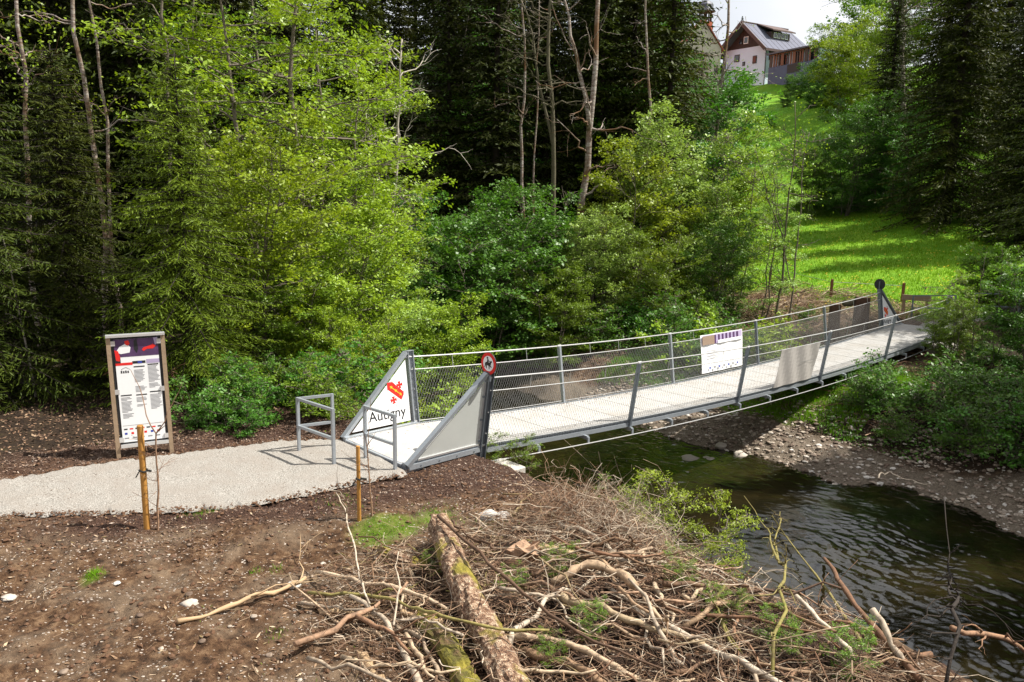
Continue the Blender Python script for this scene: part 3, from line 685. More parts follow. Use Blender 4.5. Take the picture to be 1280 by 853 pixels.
# ================================================================== INFO BOARD
bl = onz(149, 571, -.03); brr = onz(215, 563, -.03)
t = thing('information_board', 'upright information board with wooden posts and printed white poster beside the path', 'sign', (0, 0, 0))
ex = brr-bl; WB = np.linalg.norm(ex); ex /= WB; nb_ = np.cross(ex, UP); lean = UP*1+ex*-.02+nb_*-.0
for p in (bl, brr):
    b = MB(); b.bar(p-UP*.3, p+lean*1.92, .062, .07, up=nb_); ob('post', b, M['post_wood'], t)
fr = (bl, ex, lean, nb_)
b = MB(); b.bar(bl+lean*1.935-ex*.033, brr+lean*1.935+ex*.033, .13, .035); ob('top_bar', b, M['alu_bright'], t)
b = MB(); b.bar(bl+lean*.17+ex*.04, brr+lean*.17-ex*.04, .12, .05); ob('bottom_bar', b, M['alu_bright'], t)
b = MB(); b.prism([(.04, .2), (WB-.04, .2), (WB-.03, 1.91), (.03, 1.91)], fr, -.01, .02); ob('backing_panel', b, M['black'], t)
px0, px1, py0, py1 = .075, WB-.075, .225, 1.88
b = MB(); b.prism([(px0, py0), (px1, py0), (px1, py1), (px0, py1)], fr, .0105, .008); ob('poster', b, M['white'], t)
PWd, PHt = px1-px0, py1-py0
def pr(nm, rects, mat, off=.019, kind=None):
    b = MB()
    for k, (a0, c0, a1, c1) in enumerate(rects):
        b.prism([(px0+a0*PWd, py1-c1*PHt), (px0+a1*PWd, py1-c1*PHt), (px0+a1*PWd, py1-c0*PHt), (px0+a0*PWd, py1-c0*PHt)], fr, off, .0012)
    ob(nm, b, mat, t, kind=kind or ('stuff' if nm == 'logo_row' else None))
def pol(nm, pts, mat, off):
    b = MB(); b.prism([(px0+a*PWd, py1-c*PHt) for a, c in pts][::-1], fr, off, .0012); ob(nm, b, mat, t)
pr('photo_print', [(0, 0, 1, .17)], M['violet'])
pol('photo_shape', [(.03, .12), (.12, .07), (.28, .04), (.37, .08), (.34, .13), (.14, .14)], M['white'], .0205)
pol('photo_shape', [(.24, .02), (.33, .012), (.36, .045), (.31, .065), (.25, .05)], M['red'], .022)
pol('photo_shape', [(.0, .1), (.08, .11), (.12, .17), (.1, .21), (.02, .2)], M['red'], .022)
pol('photo_shape', [(.62, .11), (.66, .09), (.8, .075), (.88, .06), (.95, .08), (.88, .105), (.74, .105), (.66, .125)], M['red'], .0205)
pol('photo_shape', [(.45, .02), (.52, .0), (.54, .1), (.5, .14), (.44, .1)], M['black'], .0205)
pol('photo_shape', [(.9, .0), (1, .0), (1, .05), (.93, .07)], M['lilac'], .0205)
pr('colour_band', [(.0, .225, .38, .25)], M['red']); pr('colour_band', [(.0, .165, .12, .225)], M['black'], .0215); pr('colour_band', [(.38, .215, .68, .24)], M['black']); pr('colour_band', [(.5, .22, .6, .24)], M['blue'], .0205); pr('colour_band', [(.7, .205, 1, .245)], M['lilac'])
rects = []; heads = []
def para(a, c, wd, n, gap=.0125):
    for i in range(n): rects.append((a, c+i*gap, a+wd*(rnd.uniform(.7, 1) if i < n-1 else .5), c+i*gap+.0055))
for a, c, n in ((.4, .30, 10), (.72, .27, 13), (.4, .46, 5), (.72, .44, 4), (.05, .56, 3), (.05, .60, 9), (.4, .57, 4), (.72, .55, 12), (.4, .64, 2), (.06, .72, 4)): para(a, c, .27, n)
for a, c in ((.40, .265), (.72, .252), (.05, .535), (.40, .54), (.72, .52)): heads.append((a, c, a+.25, c+.011))
pr('text_lines', rects, M['greyline'], kind='stuff'); pr('headings', heads, M['black'], kind='stuff')
lg = [(.05+.13*i, .865, .05+.13*i+.08, .878) for i in range(7)]; pr('logo_row', lg[::2], M['black']); pr('logo_row', lg[1::2], M['red'])
lg = [(.06+.15*i, .905, .06+.15*i+.06, .925) for i in range(6)]; pr('logo_row', lg[::2], M['blue']); pr('logo_row', lg[1::2], M['red']); pr('logo_row', [(.05+.18*i, .955, .05+.18*i+.1, .965) for i in range(5)], M['greyline'])
pr('rule_line', [(.03, .835, .97, .838)], M['greyline'])
pr('emblem', [(.1+.05*i, .30+.004*((i % 2)), .1+.05*i+.032, .325) for i in range(4)], M['black'])
for k in range(7): pr('emblem_arc', [(.12+.028*k, .285-.016*math.sin(math.pi*k/6), .136+.028*k, .292-.016*math.sin(math.pi*k/6))], M['black'])
for a in (.055, WB-.055):
    for z in (.27, 1.05, 1.82):
        b = MB(); b.box(bl+ex*a+lean*z+nb_*.024, .075, .02, .075, np.array([ex, nb_, UP]).T); ob('clip', b, M['alu_bright'], t)

# ================================================================== stakes and saplings
def wob_path(a, b_, n, amp, seed):
    r = np.random.default_rng(seed); k = np.linspace(0, 1, n)[:, None]; P = np.asarray(a)*(1-k)+np.asarray(b_)*k
    w_ = np.cumsum(r.normal(0, 1, (n, 3)), axis=0); w_ -= w_[0]; w_ -= k*w_[-1]; L = np.linalg.norm(np.asarray(b_)-np.asarray(a))
    return P + w_*amp*L/math.sqrt(n)
def stake(px, py, h, r, label, lean=(0, 0)):
    p = onz(px, py, -.05); p[2] = hz(p[0], p[1]); t = thing('wooden_stake', label, 'stake')
    b = MB(); top = p+np.array([lean[0], lean[1], h]); b.tube([p-UP*.2, p+(top-p)*.5, top-UP*.008, top], [r, r, r, r*.88], 14); ob('shaft', b, M['stake'], t, smooth=False)
    tz = p[2]+h*.57; b = MB(); b.tube([np.array([p[0]+r*1.15*math.cos(a), p[1]+r*1.15*math.sin(a), tz+.01*math.sin(a*2)]) for a in np.linspace(0, 2*math.pi, 13)], .012, 6)
    b.tube([np.array([p[0]+r, p[1], tz]), np.array([p[0]+.11, p[1]-.02, tz+.0])], .014, 6); b.tube([np.array([p[0]-r, p[1], tz]), np.array([p[0]-r-.05, p[1]-.02, tz-.09])], .008, 5)
    ob('rubber_tie', b, M['rubber'], t); return p
p1 = stake(183.5, 655, 1.37, .040, 'thick orange brown wooden stake in front of the information board')
p2 = stake(449, 643, 1.04, .026, 'thin orange brown wooden stake near the bridge entrance')
def sapling(base, tips, r, label, seed, mat='twig_red'):
    t = thing('bare_sapling', label, 'sapling'); b = MB(); base = np.array(base)
    z = base.copy(); z[2] = hz(base[0], base[1])
    fork = tips[0]; b.tube(wob_path(z-UP*.1, fork, 8, .02, seed), np.linspace(r, r*.6, 8), 6); ob('trunk', b, M[mat], t)
    b = MB()
    for k, tp in enumerate(tips[1:]): b.tube(wob_path(fork, tp, 8, .05, seed+k+3), np.linspace(r*.55, r*.18, 8), 5)
    rr = np.random.default_rng(seed)
    for k in range(9):
        f = rr.uniform(.25, .9); o_ = z*(1-f)+fork*f; d_ = rr.normal(0, 1, 3); d_[2] = abs(d_[2])*.6+.2; d_ /= np.linalg.norm(d_)
        q = wob_path(o_, o_+d_*rr.uniform(.15, .42), 6, .08, seed+20+k); b.tube(q, np.linspace(r*.28, r*.12, 6), 4)
        for m_ in range(3):
            d2 = d_+rr.normal(0, .6, 3); d2 /= np.linalg.norm(d2); b.tube(wob_path(q[2+m_], q[2+m_]+d2*.14, 4, .05, seed+m_), [r*.13]*4, 3)
    ob('branches', b, M[mat], t); return t
sb = onz(196, 655, -.05)
sapling(sb, [ony(195, 542, sb[1]), ony(163, 462, sb[1]+.05), ony(228, 478, sb[1]-.05), ony(208, 530, sb[1])], .016, 'bare young sapling tied beside the thick stake by the information board', 5)
sb = onz(465, 641, -.05)
sapling(sb, [ony(459, 560, sb[1]), ony(463, 497, sb[1]+.03), ony(452, 530, sb[1]), ony(470, 540, sb[1]-.03)], .012, 'bare young sapling beside the thin stake near the bridge', 9)

# ================================================================== TREES
def decid(seed, h, Rr, stems=1, c0=.2, limbs=26, nleaf=22000, ll=.075, asp=.55, up=.45, trunk_r=.12, spread=.15, twigs=7, sig=.11, env=1.0, mat='bark', lmat='leaf_mid', name='tree'):
    r = np.random.default_rng(seed); bt = MB(); bb = MB(); seg = []
    for k in range(stems):
        a0 = r.uniform(0, 6.28); base = np.array([math.cos(a0), math.sin(a0), 0])*(.25 if stems > 1 else 0)
        hh = h*(1 if k == 0 else r.uniform(.7, .97)); top = base*1 + np.array([math.cos(a0), math.sin(a0), 0])*spread*hh*(1 if stems > 1 else .3); top[2] = hh
        P = wob_path(base-UP*.4, top, 12, .035, seed*31+k); rad = np.linspace(trunk_r, trunk_r*.12, 12)*(1 if stems == 1 else .75)
        bt.tube(P, rad, 8)
        for i in range(limbs):
            f = c0+(1-c0)*((i+r.uniform(0, 1))/limbs); g = (f-c0)/(1-c0)
            o_ = np.array([np.interp(f, np.linspace(0, 1, 12), P[:, j]) for j in range(3)])
            Lr = Rr*env*(.30+.9*math.sin(math.pi*min(1, g*.85+.14))**.8)*r.uniform(.6, 1.15)*(.8 if stems > 1 else 1)
            az = i*2.4+r.normal(0, .3); el = up*(.5+g)+r.normal(0, .15)
            d_ = np.array([math.cos(az)*math.cos(el), math.sin(az)*math.cos(el), math.sin(el)])
            e_ = o_+d_*Lr; e_[2] -= .10*Lr; Q = wob_path(o_, e_, 7, .06, seed*77+i+k*100)
            bb.tube(Q, np.linspace(trunk_r*.33*(1-g*.6), .008, 7), 5, cap=False)
            for m_ in range(twigs):
                u = .25+.75*(m_+r.uniform(0, 1))/twigs; idx = u*6; q0 = np.array([np.interp(idx, np.arange(7), Q[:, j]) for j in range(3)])
                side = np.cross(d_, UP)*(1 if m_ % 2 else -1); tv = d_*.7+side*r.uniform(.4, 1.1)+np.array([0, 0, r.normal(.05, .25)]); tv /= np.linalg.norm(tv)
                tl = Lr*(.5*(1-u)+.22)*r.uniform(.7, 1.2); q1 = q0+tv*tl
                bb.tube(np.array([q0, (q0+q1)/2+r.normal(0, .03, 3), q1]), [.010, .006, .003], 3, cap=False)
                seg.append((q0, q1))
    S = np.array(seg); Ls = np.linalg.norm(S[:, 1]-S[:, 0], axis=1)
    # uneven density: some twigs carry many leaves, some few
    wgt = Ls*r.uniform(.15, 1.6, len(S))**1.5; wgt /= wgt.sum()
    per = 7; nc = nleaf//per; nleaf = nc*per
    pick = r.choice(len(S), nc, p=wgt); u = r.uniform(.05, 1.12, nc)[:, None]
    cc = S[pick, 0]*(1-u)+S[pick, 1]*u+r.normal(0, 1, (nc, 3))*np.array([sig, sig, sig*.6]); cn_ = r.normal(0, .40, (nc, 3))
    ctr = np.repeat(cc, per, 0)+r.normal(0, 1, (nleaf, 3))*np.array([ll*.75, ll*.75, ll*.4])
    nrm = np.repeat(cn_, per, 0)+r.normal(0, .40, (nleaf, 3)); nrm[:, 2] += 1; nrm /= np.linalg.norm(nrm, axis=1)[:, None]
    a = r.normal(0, 1, (nleaf, 3)); a -= (a*nrm).sum(1)[:, None]*nrm; a /= np.linalg.norm(a, axis=1)[:, None]; bvec = np.cross(nrm, a)
    l = (ll*r.uniform(.45, 1.35, nleaf)/2)[:, None]
    lv = MB(); lv.quads(ctr, a*l, bvec*l*asp)
    return bt, bb, lv
def make_decid(name, label, cat, lmat, mat='bark', group=None, **k):
    bt, bb, lv = decid(mat=mat, **k); t = thing(name, label, cat, (0, -400, -50), 0, group)
    ob('trunk', bt, M[mat], t, smooth=True); ob('branches', bb, M[mat], t, smooth=True); ob('crown', lv, M[lmat], t); return t
def spruce(seed, h, Rr, gap=.34, nb=6, z0=.6, eh=.115, ew=.016, dens=1., droop=.35, pw=.8, tr=.22, brown=.0, tstep=.085, tmax=.62):
    r = np.random.default_rng(seed); bt = MB(); bb = MB()
    bt.tube([(0, 0, -.5), (0, 0, h*.3), (.05, .03, h*.7), (.06, 0, h)], [tr, tr*.8, tr*.38, .01], 9)
    Cs, As, Bs, br_ = [], [], [], []
    z = z0; w_ = 0
    while z < h-.15:
        f = z/h; L0 = Rr*(1-f)**pw+.12
        for k in range(nb):
            az = w_*.9+k*2*math.pi/nb+r.normal(0, .2); L = L0*r.uniform(.62, 1.15); zb = z+r.uniform(-.5, .5)*gap
            e = .30*f+.02+r.normal(0, .06); d_ = droop*(1-f*.7)*r.uniform(.6, 1.3)
            hd = np.array([math.cos(az), math.sin(az), 0]); sd_ = np.array([-hd[1], hd[0], 0])
            n = 7; U = np.linspace(0, 1, n)
            bz = lambda u: zb+L*(e*u-d_*u**1.6+.33*d_*u**4)
            Q = hd[None, :]*(U*L)[:, None]; Q[:, 2] = bz(U)
            bb.tube(Q, np.linspace(.012+.007*L, .003, n), 4, cap=False)
            nt_ = max(4, int(L/tstep*dens)); u = np.linspace(.06, 1.0, nt_)+r.normal(0, .01, nt_)
            tw = np.minimum(tmax, .42*L*(1-u)+.10)*r.uniform(.6, 1.2, nt_)*(sstep(0, .35, u)*.6+.4)
            for sgn in (-1, 1):
                P0 = hd[None, :]*(u*L)[:, None]; P0[:, 2] = bz(u)
                ang = R(52)+r.normal(0, .18, nt_); hang = r.uniform(-.55, .05, nt_)*(.4+droop)
                T = hd[None, :]*np.cos(ang)[:, None]+sd_[None, :]*(np.sin(ang)*sgn)[:, None]; T[:, 2] = hang; T /= np.linalg.norm(T, axis=1)[:, None]
                ne = np.maximum(1, np.ceil(tw/eh*1.15)).astype(int); I = np.repeat(np.arange(nt_), ne); J = np.concatenate([np.arange(m_) for m_ in ne])
                kk = (J+.5)/ne[I]; c = P0[I]+T[I]*(tw[I]*kk)[:, None]; c[:, 2] -= .18*tw[I]*kk**2
                m = len(I); dd = T[I]+r.normal(0, .33, (m, 3)); dd[:, 2] -= .12; dd /= np.linalg.norm(dd, axis=1)[:, None]
                nr = r.normal(0, .5, (m, 3)); nr[:, 2] += .9; bv = np.cross(nr, dd); bv /= np.linalg.norm(bv, axis=1)[:, None]
                Cs.append(c); As.append(dd*(eh*.62*r.uniform(.7, 1.2, m))[:, None]); Bs.append(bv*(ew*r.uniform(.7, 1.3, m))[:, None])
        z += gap*r.uniform(.8, 1.2)*(1.0-.35*f); w_ += 1
    lv = MB(); lv.quads(np.concatenate(Cs), np.concatenate(As), np.concatenate(Bs)); return bt, bb, lv
def make_spruce(label, nm, group=None, name='spruce_tree', **k):
    bt, bb, lv = spruce(**k); t = thing(name, label, 'spruce', (0, -400, -50), 0, group)
    ob('trunk', bt, M['bark_dark'], t, smooth=True); ob('branches', bb, M['bark_dark'], t, smooth=True); ob('crown', lv, M[nm], t); return t
used = set()
def place(proto, px, y, label=None, sc=1, rz=None, group=None, lmat=None, dz=0, x=None):
    if x is None: x = ony(px, 426, y)[0]
    z = hz(x, y)+dz; rz = rnd.uniform(0, 6.28) if rz is None else rz
    mats = {'crown': M[lmat]} if lmat else None
    if proto.name not in used and not lmat:
        used.add(proto.name); proto.location = (x, y, z); proto.rotation_euler = (0, 0, rz); proto.scale = (sc,)*3 if not hasattr(sc, '__len__') else sc
        if label: proto['label'] = label
        if group: proto['group'] = group
        return proto
    return copy_tree(proto, (x, y, z), rz, sc, label, group, mats)

# prototypes
SPN = make_spruce('near spruce', 'needle_lit', seed=3, h=8.5, Rr=2.7, gap=.24, nb=8, z0=.3, eh=.12, ew=.0125, droop=.62, tstep=.075, pw=.75, tr=.12)
SPN2 = make_spruce('right spruce', 'needle_mid', seed=8, h=24, Rr=5.2, gap=.42, nb=7, z0=1.0, eh=.30, ew=.045, droop=.6, tstep=.2, tr=.38, tmax=1.1)
SPF = make_spruce('far spruce', 'needle_dark', seed=12, h=22, Rr=3.3, gap=.38, nb=7, z0=.8, eh=.30, ew=.05, droop=.45, tstep=.2, tr=.22, tmax=.9)
SPG = make_spruce('far spruce', 'needle_dark', seed=15, h=20, Rr=3.6, gap=.40, nb=7, z0=1.5, eh=.30, ew=.05, droop=.55, tstep=.2, tr=.2, tmax=.9)
DT = make_decid('beech_tree', 'tall tree', 'tree', 'leaf_bright', seed=21, h=15, Rr=3.6, stems=2, c0=.16, limbs=30, nleaf=19000, ll=.125, twigs=9, trunk_r=.15, spread=.07, sig=.2, up=.3)
BA_ = make_decid('leafy_shrub', 'bush', 'shrub', 'leaf_bright', seed=23, h=6.5, Rr=2.4, stems=4, c0=.05, limbs=19, nleaf=29000, ll=.11, twigs=8, trunk_r=.06, spread=.22, sig=.12)
BB_ = make_decid('leafy_shrub', 'bush', 'shrub', 'leaf_green', seed=27, h=6.0, Rr=2.6, stems=4, c0=.05, limbs=19, nleaf=25000, ll=.13, asp=.62, twigs=8, trunk_r=.06, spread=.24, sig=.12)
TH = make_decid('young_tree', 'thin tree', 'tree', 'leaf_silver', seed=33, h=8.5, Rr=2.0, stems=2, c0=.12, limbs=22, nleaf=13000, ll=.10, twigs=6, trunk_r=.06, spread=.06, sig=.10)
LOW = make_decid('low_shrub', 'low shrub', 'shrub', 'leaf_green', seed=37, h=1.3, Rr=.85, stems=5, c0=.05, limbs=7, nleaf=3200, ll=.085, asp=.6, twigs=5, trunk_r=.014, spread=.35, sig=.07)
SPR = make_decid('leafy_sprout', 'sprout', 'shrub', 'leaf_bright', seed=39, h=1.5, Rr=.6, stems=6, c0=.12, limbs=8, nleaf=9000, ll=.034, asp=.5, twigs=5, trunk_r=.010, spread=.22, sig=.05)

# left spruces
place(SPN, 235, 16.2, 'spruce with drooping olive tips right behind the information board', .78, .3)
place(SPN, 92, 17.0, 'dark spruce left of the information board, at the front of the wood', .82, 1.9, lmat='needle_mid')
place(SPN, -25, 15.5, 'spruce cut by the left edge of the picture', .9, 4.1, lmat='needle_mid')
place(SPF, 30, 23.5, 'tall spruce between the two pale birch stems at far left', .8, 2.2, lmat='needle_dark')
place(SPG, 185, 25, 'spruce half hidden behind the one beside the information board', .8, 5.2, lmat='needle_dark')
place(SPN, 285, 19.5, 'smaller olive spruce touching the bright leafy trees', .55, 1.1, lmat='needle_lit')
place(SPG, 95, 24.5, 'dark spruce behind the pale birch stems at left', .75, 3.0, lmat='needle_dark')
# rows of background spruces
gl = 'tall dark spruce in the dense forest behind the river'; gg = 'spruces of the dense forest behind'
rows = [(30, range(-120, 330, 62), (.75, .95)), (38, range(-90, 840, 58), (.8, 1.0)), (46, range(-120, 850, 52), (.9, 1.15)), (58, range(-100, 815, 48), (1.1, 1.35)), (74, range(-110, 820, 46), (1.35, 1.6))]
for y0, rg, (a, c) in rows:
    for px in rg:
        pj = px+rnd.uniform(-20, 20); yy = y0+rnd.uniform(-3, 3)
        if yy < 44 and 455 < pj < 560 and y0 < 40: continue
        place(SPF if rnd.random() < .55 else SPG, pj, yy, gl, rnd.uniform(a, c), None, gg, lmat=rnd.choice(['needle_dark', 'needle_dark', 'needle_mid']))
# right big spruces
place(SPN2, 1165, 48, 'huge dark spruce with hanging boughs at the top of the lower meadow', .84, .5)
place(SPN2, 1085, 58, 'dark spruce just left of the huge one above the meadow shrubs', .62, 2.5, lmat='needle_dark')
place(SPN2, 1325, 29, 'large green spruce cut by the right edge of the picture', .68, 3.7)
place(SPN2, 1258, 43, 'dark spruce between the two biggest spruces at right', .72, 1.2, lmat='needle_dark')
glr = 'dark spruce beyond the big spruces on the right slope'
for px, y, sc in ((1215, 62, .95), (1300, 55, .9), (1340, 40, .75), (1145, 75, 1.0), (1265, 50, .8), (1185, 72, 1.0)):
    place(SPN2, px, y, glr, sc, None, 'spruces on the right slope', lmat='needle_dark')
# unseen spruces added at right to shade and mirror in the river
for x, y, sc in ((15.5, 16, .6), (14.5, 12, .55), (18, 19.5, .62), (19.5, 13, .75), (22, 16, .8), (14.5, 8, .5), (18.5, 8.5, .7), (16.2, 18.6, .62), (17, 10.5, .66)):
    place(SPN2, 0, y, 'unseen spruce added at right to shade and mirror in the river', sc, None, 'unseen spruces added to shade the river', lmat='needle_dark', x=x)

# bright deciduous mass behind the path
place(DT, 338, 21.5, 'tall twin stemmed tree with bright green leaves left of centre', 1.0, 2.2)
place(DT, 425, 26, 'leafy tree with arching sprays behind the crest panel', .9, 4.0, lmat='leaf_bright')
place(DT, 250, 27, 'bright green tree behind the olive spruce', .85, .9, lmat='leaf_mid')
place(DT, 372, 30, 'tall leafy tree reaching the top edge behind the twin stemmed tree', 1.08, 5.0, lmat='leaf_mid')
place(DT, 455, 29, 'light green tree rising behind the pale leafed slender tree', .8, 1.6, lmat='leaf_bright')
place(BA_, 330, 19.2, 'bright green shrub behind the gap between board and barrier', .85, 1.0)
place(BA_, 405, 20.4, 'bright yellow green shrub behind the V shaped barrier', .88, 2.6, lmat='leaf_bright')
place(BA_, 470, 22.5, 'light green shrub above the crest panel', .82, 4.2, lmat='leaf_silver')
place(BB_, 372, 18.6, 'low dark green shrub at the path edge behind the barrier', .42, 3.4, lmat='leaf_mid')
place(BA_, 452, 18.4, 'small bright shrub touching the slanting brace of the crest panel', .42, 5.4, lmat='leaf_bright')
place(TH, 470, 25, 'slender pale leafed tree beside the dead white snag', .85, 1.0)
place(BA_, 540, 23.5, 'bright green shrub seen through the near end of the wire net', .62, 1.4, lmat='leaf_bright')
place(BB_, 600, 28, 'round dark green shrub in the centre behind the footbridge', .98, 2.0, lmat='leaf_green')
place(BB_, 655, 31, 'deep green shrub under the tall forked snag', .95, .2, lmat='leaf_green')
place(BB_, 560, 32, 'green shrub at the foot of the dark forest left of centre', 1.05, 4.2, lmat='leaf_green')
place(BA_, 735, 30, 'dense light green shrub behind the middle of the footbridge', .72, .7, lmat='leaf_silver')
place(BA_, 790, 32, 'wide yellow green shrub right of the tall forked snag', 1.02, 3.7, lmat='leaf_bright')
place(BA_, 855, 34, 'tall pale green shrub below the leaning thin birch', 1.18, 5.7, lmat='leaf_silver')
place(BA_, 885, 36, 'pale green shrub at the left edge of the meadow', .8, 1.7, lmat='leaf_bright')
place(BA_, 845, 40, 'green leafy shrub between birch stems below the chapel', 1.45, 2.2, lmat='leaf_green')
place(BA_, 690, 27.5, 'low shrub behind the second post of the railing', .55, 2.9, lmat='leaf_mid')
place(BA_, 815, 29.5, 'low shrub behind the third post of the railing', .58, 4.9, lmat='leaf_mid')
place(BA_, 890, 31.5, 'low dark shrub behind the white printed banner', .6, .9, lmat='leaf_green')
place(TH, 950, 31.5, 'thin many stemmed young tree in front of the meadow', .72, 2.0, lmat='leaf_silver')
place(TH, 918, 34, 'slender light leafed tree beside the meadow', .85, 4.0, lmat='leaf_bright')
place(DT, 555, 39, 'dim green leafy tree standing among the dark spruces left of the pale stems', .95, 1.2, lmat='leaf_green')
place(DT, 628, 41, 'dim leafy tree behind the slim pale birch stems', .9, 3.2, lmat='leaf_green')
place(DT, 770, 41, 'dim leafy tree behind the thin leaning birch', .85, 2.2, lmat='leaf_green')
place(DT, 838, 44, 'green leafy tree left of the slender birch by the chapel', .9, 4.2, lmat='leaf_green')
# meadow and slope shrubs
place(BA_, 1040, 56, 'large dark green shrub between the lower and upper meadow', 1.15, 1.0, lmat='leaf_green')
place(BA_, 998, 57, 'rounded mid green shrub parting the upper meadow from the lower', .68, 3.9, lmat='leaf_mid')
place(BA_, 1085, 55, 'dark shrub under the huge spruce at the meadow top', 1.0, 2.0, lmat='leaf_green')
place(BA_, 1125, 52, 'shrub at the foot of the huge spruce', .8, 2.8, lmat='leaf_green')
place(BA_, 1022, 58, 'rounded shrub at the left end of the dark hedge above the meadow', .75, 3.0, lmat='leaf_mid')
place(BB_, 1035, 82, 'bright green tree below the terrace of the house', 1.35, 3.0, lmat='leaf_bright')
place(BA_, 1082, 76, 'yellow green tree lit beside the dark spruces below the sky gap', 1.6, 1.0, lmat='leaf_bright')
place(BB_, 1020, 93, 'green tree at the end of the slatted terrace', 1.15, 5.0, lmat='leaf_mid')
place(BB_, 1065, 90, 'tall green tree behind the yellow green one at right', 2.0, 5.5, lmat='leaf_mid')
gs = 'small green shrub on the slope below the house'
for px, y, sc in ((985, 99, .5), (1002, 96, .55), (975, 96, .42), (965, 101, .3), (960, 92, .28), (945, 84, .2), (992, 88, .4), (915, 98, .25), (1015, 84, .4)):
    place(BB_, px, y, gs, sc, None, 'shrubs on the slope below the house', lmat='leaf_green')
# right side shrubs
place(TH, 1245, 24, 'airy leafy shrub with fresh shoots at the right above the bank', .42, 1.0, lmat='leaf_mid')
place(TH, 1192, 24.6, 'thin shrub just right of the far corner of the footbridge', .33, 2.0, lmat='leaf_mid')
place(BB_, 1300, 23, 'dark shrub at the right edge of the picture', .55, 3.0, lmat='leaf_green')
place(BB_, 1225, 30, 'low shrub behind the rightmost barrier', .38, 4.0, lmat='leaf_mid')
gu = 'low dark leafed shrub on the shaded far river bank'
k = 0
while k < 130:
    s = rnd.uniform(11.0, 22); tt = rnd.uniform(2.6, 15) if rnd.random() < .88 else rnd.uniform(-9, -1.5); p = B0+D*s+NV*tt
    if p[1] < 13 or (tt < 2.9 and tt > -1.2): continue
    big = 1. if tt > 7 or s < 15 else .5
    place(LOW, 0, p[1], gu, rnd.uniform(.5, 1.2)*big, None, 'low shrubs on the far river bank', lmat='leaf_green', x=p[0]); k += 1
gu = 'low green shrub at the dark edge of the wood behind the path'
for k in range(26):
    px = rnd.uniform(235, 425); y = float(np.interp(ony(px, 426, 14)[0], PX_HI[0], PX_HI[1]))+rnd.uniform(.8, 3.2)+(1.4 if px < 200 else 0); place(LOW, px, y, gu, rnd.uniform(.3, .8), None, 'low shrubs along the wood edge', lmat=rnd.choice(['leaf_green', 'leaf_mid', 'leaf_green']))
gu = 'low green shrub below the footbridge behind the wire net'
for k in range(22):
    s = rnd.uniform(.8, 2.0) if rnd.random() < .35 else rnd.uniform(11.5, 18); tt = rnd.uniform(-10, -1.2); p = B0+D*s+NV*tt
    place(LOW, 0, p[1], gu, rnd.uniform(.6, 1.3), None, 'low shrubs behind the footbridge', lmat=rnd.choice(['leaf_green', 'leaf_mid', 'leaf_bright']), x=p[0])
place(BB_, 1186, 25.2, 'low green shrub in front of the far right corner of the footbridge', .30, 2.2, lmat='leaf_mid')
place(TH, 1172, 24.9, 'small airy shrub overhanging the far end of the deck', .27, 4.2, lmat='leaf_mid')
# sprouts by the brush pile
q = ony(868, 650, 11.2); place(SPR, 868, 10.7, 'bright yellow green sprout bush at the water edge right of the brush pile', 1.05, .3)
place(SPR, 905, 10.9, 'smaller bright sprout beside the water right of the yellow green one', .75, 2, lmat='leaf_bright')
place(SPR, 770, 13.4, 'sparse sprout rising in front of the footbridge deck', .9, 3, lmat='leaf_mid')
place(SPR, 640, 13.6, 'small leafy sprout beside the concrete foundation block', .6, 1, lmat='leaf_mid')

# bare trees and snags
def snag(px, y, ztop, label, seed, r=.12, lean=0, fork=None, nbr=16, blen=1.8, mat='birch', x=None, name='birch_snag', ls=0, zmin=.35, cat='tree'):
    rr = np.random.default_rng(seed); x = ony(px, 426, y)[0]; z0 = hz(x, y); t = thing(name, label, cat, (x, y, z0)); H = ztop-z0
    b = MB(); P = wob_path((0, 0, -.3), (lean, 0, H), 14, .02, seed); b.tube(P, np.linspace(r, r*.3, 14), 9); ob('trunk', b, M[mat], t, smooth=True)
    b = MB(); b2 = MB(); trunks = [(P, r)]
    if fork:
        i0 = int(fork*13); Q = wob_path(P[i0], P[-1]+np.array([-.9*(1 if seed % 2 else -1)*1.4, .2, -.2*H]), 9, .05, seed+1); b2.tube(Q, np.linspace(r*.6, r*.18, 9), 7); trunks.append((Q, r*.6)); ob('stem', b2, M[mat], t, smooth=True)
    lf = []
    for k in range(nbr):
        T, r0 = trunks[k % len(trunks)]; u = rr.uniform(zmin, .98)*(len(T)-1); i = int(u); o_ = T[i]*(1-u+i)+T[min(i+1, len(T)-1)]*(u-i)
        az = rr.uniform(0, 6.28); el = rr.normal(.35, .35); d_ = np.array([math.cos(az)*math.cos(el), math.sin(az)*math.cos(el), math.sin(el)]); L = blen*rr.uniform(.4, 1.3)
        Q = wob_path(o_, o_+d_*L, 8, .12, seed*9+k); b.tube(Q, np.linspace(r0*.30, .010, 8), 5, cap=False)
        for m_ in range(5):
            j = rr.integers(2, 8); d2 = d_+rr.normal(0, .7, 3); d2 /= np.linalg.norm(d2); e_ = Q[j]+d2*L*.45*rr.uniform(.3, 1); b.tube(wob_path(Q[j], e_, 5, .12, seed+m_+k), [.012, .010, .008, .006, .004], 3, cap=False); lf.append(e_)
    ob('branches', b, M[mat], t, smooth=True)
    if ls:
        lf = np.array(lf); n = ls; c = lf[rr.integers(0, len(lf), n)]+rr.normal(0, .25, (n, 3)); a = rr.normal(0, 1, (n, 3)); a /= np.linalg.norm(a, axis=1)[:, None]; v = np.cross(a, rr.normal(0, 1, (n, 3))); v /= np.linalg.norm(v, axis=1)[:, None]
        lv = MB(); lv.quads(c, a*.045, v*.028); ob('crown', lv, M['leaf_bright'], t)
    return t
snag(718, 33, 15.5, 'tall forked birch snag with reddish broken bark right of centre', 41, .17, .3, .5, 26, 2.2, zmin=.3)
